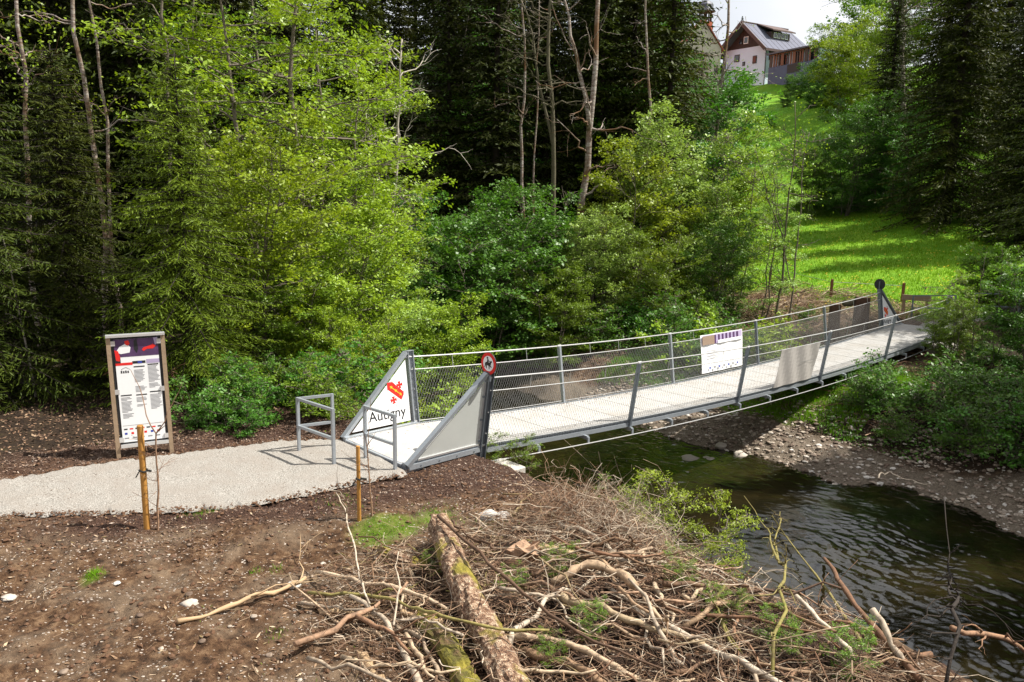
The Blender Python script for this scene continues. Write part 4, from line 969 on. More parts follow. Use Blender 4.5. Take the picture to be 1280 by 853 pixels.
snag(690, 34.5, 15, 'dark branching bare tree just left of the forked snag', 43, .13, -.4, .4, 34, 2.0, 'bark_moss', name='bare_tree', zmin=.5)
snag(648, 35, 14, 'slim pale birch stem left of the forked snag', 45, .09, .1, None, 12, 1.6, zmin=.5)
snag(668, 36, 14, 'thin bare stem standing between two pale stems in the centre', 47, .06, -.2, None, 10, 1.2, zmin=.5)
snag(488, 28.5, 9.0, 'dead white snag with many bare twigs against dark forest', 49, .09, .5, .3, 60, 1.7, 'dead_wood', name='dead_snag', zmin=.45)
snag(813, 35, 15, 'thin white birch leaning left beside the green shrubs', 51, .085, -.9, None, 6, 1.0, zmin=.6)
snag(872, 41, 18.5, 'slender birch stem with bare side boughs left of the chapel', 53, .11, .25, None, 26, 1.9, ls=350, name='birch_tree', zmin=.45)
snag(132, 21.5, 13, 'pale birch stem in front of dark spruces at left', 55, .085, .1, None, 12, 1.4, name='birch_tree', ls=500)
snag(151, 22.4, 13, 'thinner birch stem just right of another at left', 57, .06, -.15, None, 10, 1.2, name='birch_tree', ls=400)
snag(52, 20.5, 13, 'pale birch stem nearest the left edge', 59, .075, .0, None, 12, 1.4, name='birch_tree', ls=400)
snag(200, 21, 12, 'dark leaning bare stem above the information board', 61, .06, .8, None, 14, 1.6, 'bark', name='bare_tree')
snag(968, 30.5, 7.4, 'bare many branched young tree in front of the lower meadow', 63, .05, .1, .4, 30, 1.3, 'bark_moss', name='bare_tree', ls=700, zmin=.15)
snag(985, 31, 6.4, 'small bare young tree right of the taller bare one by the meadow', 65, .04, .2, .3, 20, 1.0, 'bark', name='bare_tree', ls=300, zmin=.2)
snag(40, 15.8, 4.3, 'thin pale dead stem leaning at the dark left edge of the wood', 67, .025, -.6, None, 4, .5, 'dead_wood', name='dead_snag')
snag(1105, 66, 26, 'bare limbed tree spreading across the right side of the sky gap', 69, .22, -2.2, .5, 60, 4.2, 'bark', name='bare_tree', ls=900, zmin=.5)
snag(1216, 24.5, 2.6, 'thin bare shrub stem among shoots at the right', 71, .02, .1, .4, 12, .7, 'bark', name='bare_tree')

# brown dead lower boughs right of the board
b = MB(); rr = np.random.default_rng(4); t = thing('dead_bough', 'reddish brown dead spruce boughs hanging beside the information board', 'branch')
Cs = []; As = []; Bs = []
for k in range(26):
    o_ = ony(228, 470, 17)+rr.normal(0, .2, 3); e_ = o_+np.array([rr.uniform(-.2, 1.1), rr.uniform(-2.4, -.8), rr.uniform(-.8, .5)]); Q = wob_path(o_, e_, 7, .06, 300+k); b.tube(Q, np.linspace(.014, .003, 7), 4, cap=False)
    for m_ in range(9):
        j = rr.integers(1, 7); d2 = (e_-o_)/np.linalg.norm(e_-o_)+rr.normal(0, .5, 3); b.tube(wob_path(Q[j], Q[j]+d2*.35, 4, .1, m_), [.004]*4, 3, cap=False)
        for q_ in range(5): Cs.append(Q[j]+d2*.35*rr.uniform(.2, 1)); a = d2+rr.normal(0, .4, 3); a /= np.linalg.norm(a); As.append(a*.06); v = np.cross(a, rr.normal(0, 1, 3)); Bs.append(v/np.linalg.norm(v)*.008)
ob('branches', b, M['twig_red'], t); lv = MB(); lv.quads(np.array(Cs), np.array(As), np.array(Bs)); ob('crown', lv, M['needle_brown'], t)

# ================================================================== grass
def blades(n, xy, hgt, wd, name, lean=.5, seed=1, sink=.02):
    r = np.random.default_rng(seed); x, y = xy; z = height(x, y)-sink; n = len(x)
    az = r.uniform(0, 6.28, n); h = hgt*r.uniform(.5, 1.4, n); ln = r.normal(0, lean, n)*h; az2 = r.uniform(0, 6.28, n)
    base = np.stack([x, y, z], -1); side = np.stack([np.cos(az), np.sin(az), 0*az], -1)*(wd*r.uniform(.6, 1.3, n))[:, None]
    tip = base+np.stack([np.cos(az2)*ln, np.sin(az2)*ln, h], -1)
    V = np.stack([base-side, base+side, tip], 1).reshape(-1, 3); b = MB(); b.add(V, [np.arange(3*n).reshape(-1, 3)])
    return ob(name, b, M['grass'], kind='stuff')
r = np.random.default_rng(11)
n = 110000; y = 29+r.random(n)**1.5*62; x = y*(.25+.36*r.random(n)); s, tt = st(x, y); q = sstep(22, 24.5, s+fbm(x*.5, y*.5, 4, 61)*2) > r.random(n); blades(0, (x[q], y[q]), .13, .016, 'meadow_grass')
tb_label = None
n = 30000; s = 10.9+r.random(n)*4.6; tt = -5.5+r.random(n)*8.6; P = B0[None, :]+D[None, :]*s[:, None]+NV[None, :]*tt[:, None]
x, y = P[:, 0], P[:, 1]; q = (fbm(x*.5, y*.5, 4, 61) > -.35); blades(0, (x[q], y[q]), .13, .011, 'bank_grass', seed=2)
X, Y = [], []
for (px, py, rr_, nn_) in ((475, 655, .28, 500), (545, 638, .33, 650), (505, 652, .3, 300), (118, 708, .10, 350), (250, 639, .22, 260), (345, 700, .1, 60), (430, 628, .3, 160), (610, 655, .3, 200), (720, 700, .2, 120), (1010, 700, .2, 100), (320, 700, .08, 60), (345, 783, .12, 60)):
    q = onz(px, py, -.05); X.append(q[0]+r.normal(0, rr_*.55, nn_)); Y.append(q[1]+r.normal(0, rr_*.55, nn_))
blades(0, (np.concatenate(X), np.concatenate(Y)), .055, .0045, 'grass', seed=3, lean=.7)
n = 60000; s = 10.7+r.random(n)*10; tt = np.where(r.random(n) < .75, 2.2+r.random(n)*14, -9+r.random(n)*8); P = B0[None, :]+D[None, :]*s[:, None]+NV[None, :]*tt[:, None]; x, y = P[:, 0], P[:, 1]
q = (fbm(x*.9, y*.9, 3, 141)+r.normal(0, .25, n) > -.05) & (y > 11); x, y = x[q], y[q]; n = len(x); z = height(x, y)+np.abs(r.normal(0, .14, n))*(.5+fbm(x*2, y*2, 2, 8)*.5+.3)
nr = r.normal(0, .4, (n, 3)); nr[:, 2] += 1; a = r.normal(0, 1, (n, 3)); v = np.cross(nr, a); v /= np.linalg.norm(v, axis=1)[:, None]; a = np.cross(v, nr); a /= np.linalg.norm(a, axis=1)[:, None]; l = r.uniform(.02, .055, n)[:, None]
b = MB(); b.quads(np.stack([x, y, z], -1), a*l, v*l*.6); ob('undergrowth', b, M['leaf_green'], kind='stuff')
n = 1600; y = 32+r.random(n)*40; x = y*(.27+.3*r.random(n)); z = height(x, y)+.13; c = np.stack([x, y, z], -1); b = MB(); b.quads(c, np.tile([.035, 0, .012], (n, 1)), np.tile([0, .035, .0], (n, 1))); ob('dandelions', b, M['yellow'], kind='stuff')
# weeds scattered on soil: tiny
n = 7000; x = r.uniform(-7, 2.5, n); y = r.uniform(6, 13.5, n); q = (fbm(x*1.9, y*1.9, 3, 99) > .62) & (path_mask(x, y) < .02); blades(0, (x[q], y[q]), .03, .006, 'weeds', seed=4, lean=1)

# ================================================================== loose ground cover
ICO = None
def lump_batch(xy, size, seed, squash=.6, sink=.25, zf=None):
    r = np.random.default_rng(seed); x, y = xy; n = len(x); z = height(x, y) if zf is None else zf
    base = np.array([(0, 0, 1), (.9, 0, .3), (.28, .85, .35), (-.73, .53, .3), (-.73, -.53, .35), (.28, -.85, .3), (.75, .5, -.4), (-.3, .8, -.4), (-.9, 0, -.4), (-.3, -.8, -.4), (.75, -.5, -.4)])
    F = [(0, 1, 2), (0, 2, 3), (0, 3, 4), (0, 4, 5), (0, 5, 1), (1, 6, 2), (2, 6, 7), (2, 7, 3), (3, 7, 8), (3, 8, 4), (4, 8, 9), (4, 9, 5), (5, 9, 10), (5, 10, 1), (1, 10, 6)]
    V = base[None, :, :]*(1+r.normal(0, .15, (n, 11, 1))); V = V*size[:, None, None]*np.stack([r.uniform(.7, 1.4, n), r.uniform(.6, 1.1, n), squash*r.uniform(.6, 1.2, n)], -1)[:, None, :]
    a = r.uniform(0, 6.28, n); c, s_ = np.cos(a), np.sin(a); X = V[..., 0]*c[:, None]-V[..., 1]*s_[:, None]; Y = V[..., 0]*s_[:, None]+V[..., 1]*c[:, None]
    V = np.stack([X+x[:, None], Y+y[:, None], V[..., 2]+(z+size*squash*(.5-sink))[:, None]], -1)
    F = np.array(F)[None]+(np.arange(n)*11)[:, None, None]; b = MB(); b.add(V.reshape(-1, 3), [F.reshape(-1, 3)]); return b
def not_path(x, y): return path_mask(x, y) < .05
n = 9000; x = r.uniform(-7.5, 2, n); y = r.uniform(5.6, 12.5, n); q = not_path(x, y) & (fbm(x*.9, y*.9, 3, 71)+r.normal(0, .4, n) > .0); x, y = x[q], y[q]
ob('gravel', lump_batch((x, y), .004+.012*r.random(len(x))**2.5, 5), M['pebble'], kind='stuff')
n = 7000; x = r.uniform(-7.5, 2, n); y = r.uniform(5.6, 12.5, n); q = not_path(x, y); x, y = x[q], y[q]
ob('soil_clods', lump_batch((x, y), .007+.034*r.random(len(x))**3, 6, .7), M['clod'], kind='stuff')
n = 3500; x = r.uniform(-7.5, 2, n); y = r.uniform(5.6, 12.5, n); q = not_path(x, y) & (fbm(x*.7, y*.7, 3, 91)+r.normal(0, .3, n) > -.1); x, y = x[q], y[q]; n = len(x); z = height(x, y)+.008; a = r.normal(0, 1, (n, 3)); a[:, 2] *= .2; a /= np.linalg.norm(a, axis=1)[:, None]; nr = r.normal(0, .3, (n, 3)); nr[:, 2] += 1; v = np.cross(nr, a); v /= np.linalg.norm(v, axis=1)[:, None]; l = r.uniform(.012, .05, n)[:, None]; b = MB(); b.quads(np.stack([x, y, z], -1), a*l, v*l*.28); ob('bark_chips', b, M['twig'], kind='stuff')
n = 17000; s = 7.8+r.random(n)*4.2; tt = -5+r.random(n)*17; P = B0[None, :]+D[None, :]*s[:, None]+NV[None, :]*tt[:, None]; x, y = P[:, 0], P[:, 1]; z = height(x, y); q = z > WZ-.03
ob('river_gravel', lump_batch((x[q], y[q]), .010+.075*r.random(q.sum())**4, 8, .5), M['pebble'], kind='stuff')
# wood chip mulch
n = 20000; x = r.uniform(-6.2, 1.6, n); y = r.uniform(8.6, 14.5, n); s, tt = st(x, y); lo_ = np.interp(x, PX_LO[0], PX_LO[1]); q = (lo_-y < 1.15+.3*fbm(x*.5, y*.5, 2, 61)) & (s < 1.2) & (not_path(x, y)) & ~((s > -1.6) & (s < .1) & (tt > -.1) & (tt < BW+.05)) & ((y < lo_) | (tt > BW)) & (r.random(n) < sstep(-6.6, -4.5, x))
x2 = r.uniform(-9, -1.9, n//2); y2 = np.interp(x2, PX_HI[0], PX_HI[1])+r.uniform(.0, 1.3, n//2); x = np.concatenate([x[q], x2]); y = np.concatenate([y[q], y2]); n = len(x)
z = height(x, y)+r.uniform(-.003, .014, n); a = r.normal(0, 1, (n, 3)); a[:, 2] *= .3; a /= np.linalg.norm(a, axis=1)[:, None]; nr = r.normal(0, .35, (n, 3)); nr[:, 2] += 1; v = np.cross(nr, a); v /= np.linalg.norm(v, axis=1)[:, None]
l = r.uniform(.010, .032, n)[:, None]; b = MB(); b.quads(np.stack([x, y, z], -1), a*l, v*l*.36); ob('wood_chips', b, M['chip'], kind='stuff')
n = 5000; x = r.uniform(-9, -1.2, n); y = r.uniform(10, 14.6, n); q = path_mask(x, y) > .3; x, y = x[q], y[q]
ob('path_grit', lump_batch((x, y), .003+.006*r.random(len(x))**2, 15, .6, zf=np.full(len(x), -.034)), M['pebble'], kind='stuff')
n = 4500; x = r.uniform(-9, -1.2, n); k_ = r.random(n); y = np.where(k_ < .5, np.interp(x, PX_LO[0], PX_LO[1])+r.normal(0, .11, n), np.interp(x, PX_HI[0], PX_HI[1])+r.normal(0, .09, n))
ob('edge_clods', lump_batch((x, y), .005+.022*r.random(n)**3, 16, .6, zf=np.maximum(height(x, y), -.05)), M['clod'], kind='stuff')
n = 900; ss = r.uniform(-1.4, BL, n); tt = np.where(r.random(n) < .5, r.uniform(.06, BW-.06, n), np.abs(r.normal(0, .12, n))+.06); c = np.array([B0+D*a_+NV*b_+UP*(float(zdeck(a_))+.006) for a_, b_ in zip(ss, tt)]); a = r.normal(0, 1, (n, 3)); a[:, 2] = 0; a /= np.linalg.norm(a, axis=1)[:, None]; v = np.cross(np.tile([0, .1, 1.], (n, 1)), a); l = r.uniform(.008, .03, n)[:, None]
b = MB(); b.quads(c, a*l, v*l*.4); ob('deck_litter', b, M['chip'], kind='stuff')
# leaf litter on the forest floor
n = 12000; x = r.uniform(-12, -1.5, n); y = np.interp(x, PX_HI[0], PX_HI[1])+r.uniform(.5, 6, n); z = height(x, y)+.01; a = r.normal(0, 1, (n, 3)); a[:, 2] *= .4; a /= np.linalg.norm(a, axis=1)[:, None]; nr = r.normal(0, .4, (n, 3)); nr[:, 2] += 1; v = np.cross(nr, a); v /= np.linalg.norm(v, axis=1)[:, None]
l = r.uniform(.015, .04, n)[:, None]; b = MB(); b.quads(np.stack([x, y, z], -1), a*l, v*l*.5); ob('leaf_litter', b, M['twig_dark'], kind='stuff')
# individual stones
def stone(name, x, y, size, mat, label, cat='stone', group=None, squash=.6, seed=0, z=None):
    rr = np.random.default_rng(seed); b = MB(); nu_, nv_ = 10, 7; V = []; sc = rr.uniform(.75, 1.3, 3)
    V.append((0, 0, 1));
    for i in range(1, nv_):
        for j in range(nu_):
            th = math.pi*i/nv_; ph = 2*math.pi*j/nu_; k = 1+.13*rr.normal(); V.append((math.sin(th)*math.cos(ph)*k*sc[0], math.sin(th)*math.sin(ph)*k*sc[1], math.cos(th)*k))
    V.append((0, 0, -1)); V = np.array(V)*size*np.array([1, 1, squash]); e = len(V)-1
    T = [(0, 1+j, 1+(j+1) % nu_) for j in range(nu_)]+[(e, 1+(nv_-2)*nu_+(j+1) % nu_, 1+(nv_-2)*nu_+j) for j in range(nu_)]
    Q = [(1+i*nu_+j, 1+(i+1)*nu_+j, 1+(i+1)*nu_+(j+1) % nu_, 1+i*nu_+(j+1) % nu_) for i in range(nv_-2) for j in range(nu_)]
    b.add(V, [T, Q]); o = ob(name, b, M[mat], smooth=True, label=label, cat=cat, group=group); o.location = (x, y, (hz(x, y) if z is None else z)+size*squash*.45); o.rotation_euler = (0, 0, rr.uniform(0, 6.28)); return o
def stp(px, py, size, mat, label, **k): q = onz(px, py, -.08); return stone('stone', q[0], q[1], size, mat, label, **k)
stp(237, 745, .075, 'stone', 'rounded brown stone on bare soil left of the long stick', seed=1)
stp(145, 718, .05, 'stone_pale', 'flat white stone on the bare soil near the left', squash=.25, seed=2)
stp(367, 721, .10, 'stone_pale', 'flat white stone at the left edge of the brush pile', squash=.3, seed=3)
stp(10, 733, .07, 'stone', 'flat tan stone at the left edge of the picture', squash=.3, seed=4)
stp(122, 642, .08, 'stone', 'flat pale stone between path and soil at left', squash=.25, seed=5)
stp(610, 648, .12, 'stone_pale', 'chalky white rock lying behind the big log', squash=.7, seed=6)
stp(628, 646, .11, 'stone_pale', 'second chalky white rock, right of another behind the big log', squash=.6, seed=16)
for k, (px, py, sz, z) in enumerate(((861, 573, .24, WZ-.05), (885, 573, .15, WZ-.05), (925, 569, .2, None), (862, 560, .25, None), (901, 561, .15, None))):
    q = onz(px, py, WZ); lb = ['flat grey stone standing out of the water under the footbridge', 'smaller stone in the water right of the flat grey one', 'dark stone on the gravel shore', 'mossy boulder at the upper end of the gravel shore', 'small boulder beside the mossy one on the shore'][k]
    stone('river_stone', q[0], q[1], sz, 'stone', lb, squash=.35 if k < 2 else .6, seed=20+k, z=z)
SM = [stone('pebble', 0, -400, .03, 'pebble', 'small pale pebble lying on the bare brown soil', 'stone', 'pebbles on the bare soil', .55, 40+k) for k in range(5)]
for k in range(150):
    px, py = rnd.uniform(0, 560), rnd.uniform(660, 850); q = onz(px, py, -.1)
    o = SM[k % 5]
    if k >= 5: o = o.copy(); C.objects.link(o)
    sc = .35+1.0*rnd.random()**4; o.scale = (sc,)*3; o.location = (q[0], q[1], hz(q[0], q[1])+.004); o.rotation_euler = (0, 0, rnd.uniform(0, 6.28))

# ================================================================== BRUSH PILE
def ph(x, y): return hz(x, y)
def bend_path(P, n, amp, seed):
    P = np.asarray(P, float); d = np.concatenate([[0], np.cumsum(np.linalg.norm(np.diff(P, axis=0), axis=1))]); k = np.linspace(0, d[-1], n)
    Q = np.stack([np.interp(k, d, P[:, j]) for j in range(3)], -1); r_ = np.random.default_rng(seed)
    w_ = np.cumsum(r_.normal(0, 1, (n, 3)), axis=0); w_ -= w_[0]; w_ -= np.linspace(0, 1, n)[:, None]*w_[-1]
    for _ in range(2): Q[1:-1] = (Q[:-2]+2*Q[1:-1]+Q[2:])/4
    return Q+w_*amp/math.sqrt(n)
def limb(pts, r0, r1, label, mat='twig', name='branch', cat='branch', seed=1, k=7, n=14, twigs=0, amp=.06, knots=True):
    """pts: (px, py, height above ground)"""
    P = []
    for px, py, h in pts:
        q = onz(px, py, 0); g = hz(q[0], q[1])
        for _ in range(4): q = onz(px, py, g+h); g = hz(q[0], q[1])
        P.append(q)
    Q = bend_path(P, n, amp, seed); rad = np.linspace(r0, r1, n)
    if knots: rad = rad*(1+.14*np.random.default_rng(seed+5).normal(0, 1, n))
    if not twigs:
        b = MB(); b.tube(Q, rad, k); return ob(name, b, M[mat], smooth=True, label=label, cat=cat)
    t = thing(name, label, cat); b = MB(); b.tube(Q, rad, k); ob('stem', b, M[mat], t, smooth=True); rr = np.random.default_rng(seed+9); b = MB()
    for i in range(twigs):
        j = rr.integers(2, n); d_ = Q[min(j, n-1)]-Q[j-1]; d_ /= np.linalg.norm(d_); d2 = d_*.7+rr.normal(0, .5, 3); d2[2] = abs(d2[2])*.8; L = rr.uniform(.15, .6); q_ = wob_path(Q[j], Q[j]+d2*L, 7, .14, seed+i)
        b.tube(q_, np.linspace(r1*.5+.002, .0018, 7), 4)
        for m_ in range(2): d3 = d2+rr.normal(0, .6, 3); b.tube(wob_path(q_[3+m_], q_[3+m_]+d3*L*.35, 4, .1, i+m_), [.003, .0025, .002, .0015], 3)
    ob('twigs', b, M[mat], t, smooth=True, kind='stuff'); return t
# the big log: furrowed bark plates
def big_log(pts, r0, r1, label, mat, seed, name='log', rough=.035, nl=90, k=36):
    P = []
    for px, py, h in pts:
        q = onz(px, py, 0); g = hz(q[0], q[1])
        for _ in range(4): q = onz(px, py, g+h); g = hz(q[0], q[1])
        P.append(q)
    Q = bend_path(P, nl, .03, seed); t_ = np.gradient(Q, axis=0); t_ /= np.linalg.norm(t_, axis=1)[:, None]; u = np.cross(t_, UP); u /= np.linalg.norm(u, axis=1)[:, None]; v = np.cross(u, t_)
    a = np.arange(k)*2*math.pi/k; A, I = np.meshgrid(a, np.arange(nl)); L = I*np.linalg.norm(Q[1]-Q[0])
    base = np.linspace(r0, r1, nl)[:, None]
    def cn(fx, fl, s_): return .5*(vnoise(np.cos(A)*fx+5, L*fl+np.sin(A)*fx, s_)+vnoise(np.sin(A)*fx+9, L*fl-np.cos(A)*fx, s_+7))
    rr = base*(1+.08*cn(1.2, 1.2, seed))+rough*np.clip(cn(4, 7, seed+1)*2.2, -.6, .5)*.6+.008*cn(9, 18, seed+3)
    V = Q[:, None, :]+rr[..., None]*(np.cos(A)[..., None]*u[:, None, :]+np.sin(A)[..., None]*v[:, None, :])
    b = MB(); i = np.arange(nl-1)[:, None]*k; j = np.arange(k)[None, :]; q4 = np.stack([i+j, i+(j+1) % k, i+k+(j+1) % k, i+k+j], -1).reshape(-1, 4); b.add(V.reshape(-1, 3), [q4])
    t = thing(name, label, 'log'); ob('bark', b, M[mat], t, smooth=False)
    for e, sg in ((0, -1), (nl-1, 1)):
        b = MB(); ring = V[e]-t_[e]*sg*.012; cc = Q[e]-t_[e]*sg*.0; W_ = np.concatenate([ring*.98+Q[e]*.02, [cc]]); F = [(j, (j+1) % k, k) if sg > 0 else ((j+1) % k, j, k) for j in range(k)]; b.add(W_, [F]); ob('cut_end', b, M['cut_wood'], t)
    return t
big_log([(549, 655, .26), (578, 725, .24), (612, 800, .18), (655, 885, .14)], .138, .150, 'thick bark covered log lying lengthwise on the brush pile', 'log', 3)
big_log([(528, 775, .05), (556, 810, .07), (600, 880, .07)], .10, .115, 'short mossy log half buried left of the thick log', 'moss', 6, rough=.03, nl=50, k=24)
big_log([(468, 690, .06), (500, 700, .08), (535, 706, .04)], .07, .05, 'short reddish broken log end left of the thick log top', 'log', 9, nl=30, k=20)
limb([(548, 645, .45), (600, 690, .48), (655, 741, .42), (735, 800, .3), (800, 830, .22), (850, 845, .15)], .022, .014, 'long smooth brown branch crossing right from the top of the thick log', 'twig', seed=2, twigs=3, n=22)
limb([(565, 650, .42), (590, 670, .44), (615, 685, .46)], .018, .012, 'short stub branch next to the log top', 'twig', seed=3)
limb([(385, 741, .10), (440, 742, .18), (493, 748, .22), (552, 767, .45), (620, 782, .44), (686, 788, .36)], .020, .012, 'long olive branch lying across the thick log', 'twig_green', seed=4, n=22)
limb([(420, 616, .75), (433, 660, .62), (445, 720, .40), (462, 755, .3)], .006, .013, 'thin upright pale twig at the left of the brush pile', 'twig_pale', seed=5, twigs=4, n=16)
limb([(438, 745, .22), (465, 765, .18), (492, 790, .14), (510, 820, .1), (528, 862, .08)], .020, .034, 'pale peeled branch curving to the bottom edge left of the logs', 'twig_pale', seed=6, n=18)
limb([(495, 783, .08), (525, 800, .09), (565, 862, .08)], .022, .02, 'grey branch beside the pale peeled branch', 'twig_pale', seed=7)
limb([(498, 690, .6), (497, 740, .45), (492, 782, .3)], .006, .011, 'thin upright twig in front of the log top', 'twig_pale', seed=8, n=10)
limb([(222, 777, .045), (280, 763, .05), (340, 742, .055), (382, 722, .07)], .026, .02, 'long tan stick lying alone on the bare soil', 'split_wood', name='stick', cat='stick', seed=9, twigs=2, n=16)
limb([(445, 818, .02), (470, 840, .03), (490, 862, .04)], .05, .03, 'flat orange brown wood chunk at the bottom edge', 'split_wood', seed=10, k=5)
limb([(400, 765, .02), (440, 768, .03), (470, 770, .05)], .026, .024, 'short pale broken stick left of the mossy log', 'split_wood', seed=11, k=6)
limb([(500, 765, .10), (525, 772, .12), (552, 778, .12)], .03, .028, 'short orange stick under the olive branch', 'split_wood', seed=12, k=6)
limb([(395, 715, .1), (440, 725, .15), (500, 740, .18), (560, 762, .12)], .022, .018, 'brown branch behind the olive branch at left', 'twig', seed=13, twigs=5)
limb([(640, 795, .05), (700, 805, .1), (770, 830, .08), (800, 850, .04)], .035, .03, 'thick grey brown branch right of the thick log', 'twig', seed=14)
limb([(655, 815, .03), (730, 845, .05), (790, 880, .05)], .04, .035, 'rough bark branch along the bottom edge right of the logs', 'twig', seed=15, k=8)
limb([(680, 700, .12), (720, 698, .2), (760, 693, .26), (815, 685, .22)], .03, .022, 'pale smooth branch bending right from the stump block', 'twig_pale', seed=16)
limb([(690, 728, .10), (720, 715, .2), (765, 712, .24), (795, 735, .15)], .045, .04, 'thick arched brown root on the brush pile', 'twig', seed=17, k=9)
limb([(665, 690, .08), (690, 690, .1), (720, 692, .1)], .05, .04, 'split yellow wood piece behind the stump block', 'split_wood', seed=18, k=4)
limb([(700, 655, .1), (740, 672, .12), (770, 690, .06)], .035, .02, 'peeled pale root at the back of the brush pile', 'twig_pale', seed=19, k=6)
limb([(640, 660, .05), (690, 664, .1), (745, 660, .1)], .022, .018, 'pale stick behind the thick log top', 'twig_pale', seed=20)
limb([(690, 670, .30), (745, 695, .30), (790, 700, .26), (830, 690, .2)], .024, .012, 'dark red brown branch with forked end', 'twig_red', seed=21, twigs=5)
limb([(700, 745, .15), (760, 765, .18), (830, 790, .15), (880, 805, .1)], .04, .028, 'grey peeling branch through the middle of the brush pile', 'twig', seed=22)
limb([(800, 760, .12), (860, 795, .14), (930, 830, .1), (990, 868, .1)], .036, .03, 'long bark covered branch sloping to the lower right', 'twig_pale', seed=23, twigs=3)
limb([(870, 700, .05), (930, 735, .1), (1000, 775, .25), (1045, 790, .4)], .03, .022, 'grey broken branch leaning over the river bank', 'twig', seed=24)
limb([(965, 645, .9), (1000, 695, .55), (1045, 755, .2), (1075, 800, .1)], .012, .020, 'straight thin pole slanting up over the water', 'twig_green', seed=25, n=12, amp=.02)
limb([(1030, 698, .7), (1060, 745, .45), (1095, 790, .25), (1150, 850, .1)], .030, .028, 'reddish broken branch pointing up over the water', 'twig_red', seed=26, n=12, amp=.03)
limb([(1090, 762, .45), (1110, 790, .35), (1130, 830, .1)], .030, .03, 'pale broken stub right of the reddish branch', 'twig_pale', seed=27, n=8)
limb([(995, 745, .35), (1030, 780, .3), (1065, 825, .15)], .022, .025, 'short pale stick beside the reddish branch', 'twig_pale', seed=28, n=8)
limb([(975, 640, 1.4), (970, 690, 1.0), (962, 760, .55), (965, 868, .05)], .008, .020, 'upright olive stem with side shoots in front of the water', 'twig_green', name='bare_sapling', cat='sapling', seed=29, n=16, twigs=16, amp=.22)
limb([(930, 620, 1.6), (950, 650, 1.2), (972, 700, .95)], .006, .012, 'thin curved shoot above the water left of the olive stem', 'twig_green', seed=30, n=10, twigs=5)
limb([(1290, 818, .5), (1240, 800, .5), (1190, 785, .45)], .022, .03, 'reddish branch entering from the right edge', 'twig_red', seed=31, n=10, twigs=5)
limb([(1180, 620, 1.9), (1183, 700, 1.3), (1180, 780, .8), (1178, 880, .1)], .008, .020, 'dark upright sapling over the water near the right edge', 'bark_dark', name='bare_sapling', cat='sapling', seed=32, n=16, twigs=26, amp=.16)
limb([(748, 565, .9), (755, 600, .5), (762, 645, .1)], .010, .016, 'upright pale forked stick at the back of the brush pile', 'twig_pale', seed=33, n=10, twigs=8)
limb([(700, 545, 1.0), (730, 572, .75), (775, 620, .35), (800, 650, .1)], .005, .011, 'long thin arched twig reaching up in front of the bridge deck', 'twig_pale', seed=34, n=12, twigs=6)
# far bank logs
def flimb(pts, r0, r1, label, mat, seed, name='fallen_branch'):
    P = [ony(px, py, y) for px, py, y in pts]; b = MB(); b.tube(bend_path(P, 14, .15, seed), np.linspace(r0, r1, 14), 8); return ob(name, b, M[mat], smooth=True, label=label, cat='branch')
flimb([(965, 527, 22.0), (985, 505, 22.8), (1000, 482, 23.4)], .10, .07, 'yellowish fallen limb leaning on the far bank under the footbridge', 'twig_pale', 1)
flimb([(952, 497, 22.6), (957, 512, 22.3), (963, 520, 22.1)], .07, .05, 'short dark stub beside the leaning yellowish limb', 'bark_moss', 2)
flimb([(1003, 485, 23.4), (1008, 497, 23.0), (1010, 505, 22.6)], .06, .05, 'short brown stub right of the leaning yellowish limb', 'twig_red', 3)
flimb([(1070, 540, 20.2), (1095, 533, 20.5), (1115, 537, 20.0), (1150, 552, 19.2)], .035, .02, 'curved pale branch lying on the far bank', 'twig_pale', 4)
flimb([(1085, 500, 22.5), (1110, 510, 22), (1150, 512, 21.5)], .04, .02, 'brown branch on the far bank below the bridge end', 'twig_red', 5)
flimb([(1098, 598, 16.5), (1105, 590, 17), (1165, 605, 16)], .018, .01, 'thin curved twig above the gravel shore', 'twig_pale', 6)
flimb([(960, 523, 21.8), (985, 528, 21.6), (1015, 530, 21.4)], .07, .05, 'dark log lying flat at the foot of the far bank', 'bark', 7)
# reddish stump block in pile
b = MB(); q = onz(655, 700, .05); g = hz(q[0], q[1]); rr = np.random.default_rng(2); k = 12; V = []
for z, rd in ((-.1, .22), (.05, .19), (.2, .16), (.27, .13)):
    for j in range(k): V.append((q[0]+rd*(1+.2*rr.normal())*math.cos(j*6.283/k), q[1]+rd*(1+.2*rr.normal())*math.sin(j*6.283/k), g+z+.05*rr.normal()*(z > .1)))
V.append((q[0], q[1], g+.22)); b.add(V, [[(i*k+j, i*k+(j+1) % k, (i+1)*k+(j+1) % k, (i+1)*k+j) for i in range(3) for j in range(k)], [(3*k+j, 3*k+(j+1) % k, 4*k) for j in range(k)]])
ob('stump_block', b, M['twig_red'], label='splintered reddish stump block right of the thick log', cat='stump')
for k, (px, py, sc_) in enumerate(((700, 715, .28), (640, 740, .2), (735, 790, .25), (850, 725, .3), (905, 765, .3), (690, 815, .22), (980, 800, .3), (545, 700, .2), (1060, 812, .35))):
    q = onz(px, py, .1); place(SPR, 0, q[1], 'small green shoots growing through the brush pile', sc_, None, 'green shoots in the brush pile', lmat='leaf_mid', x=q[0])
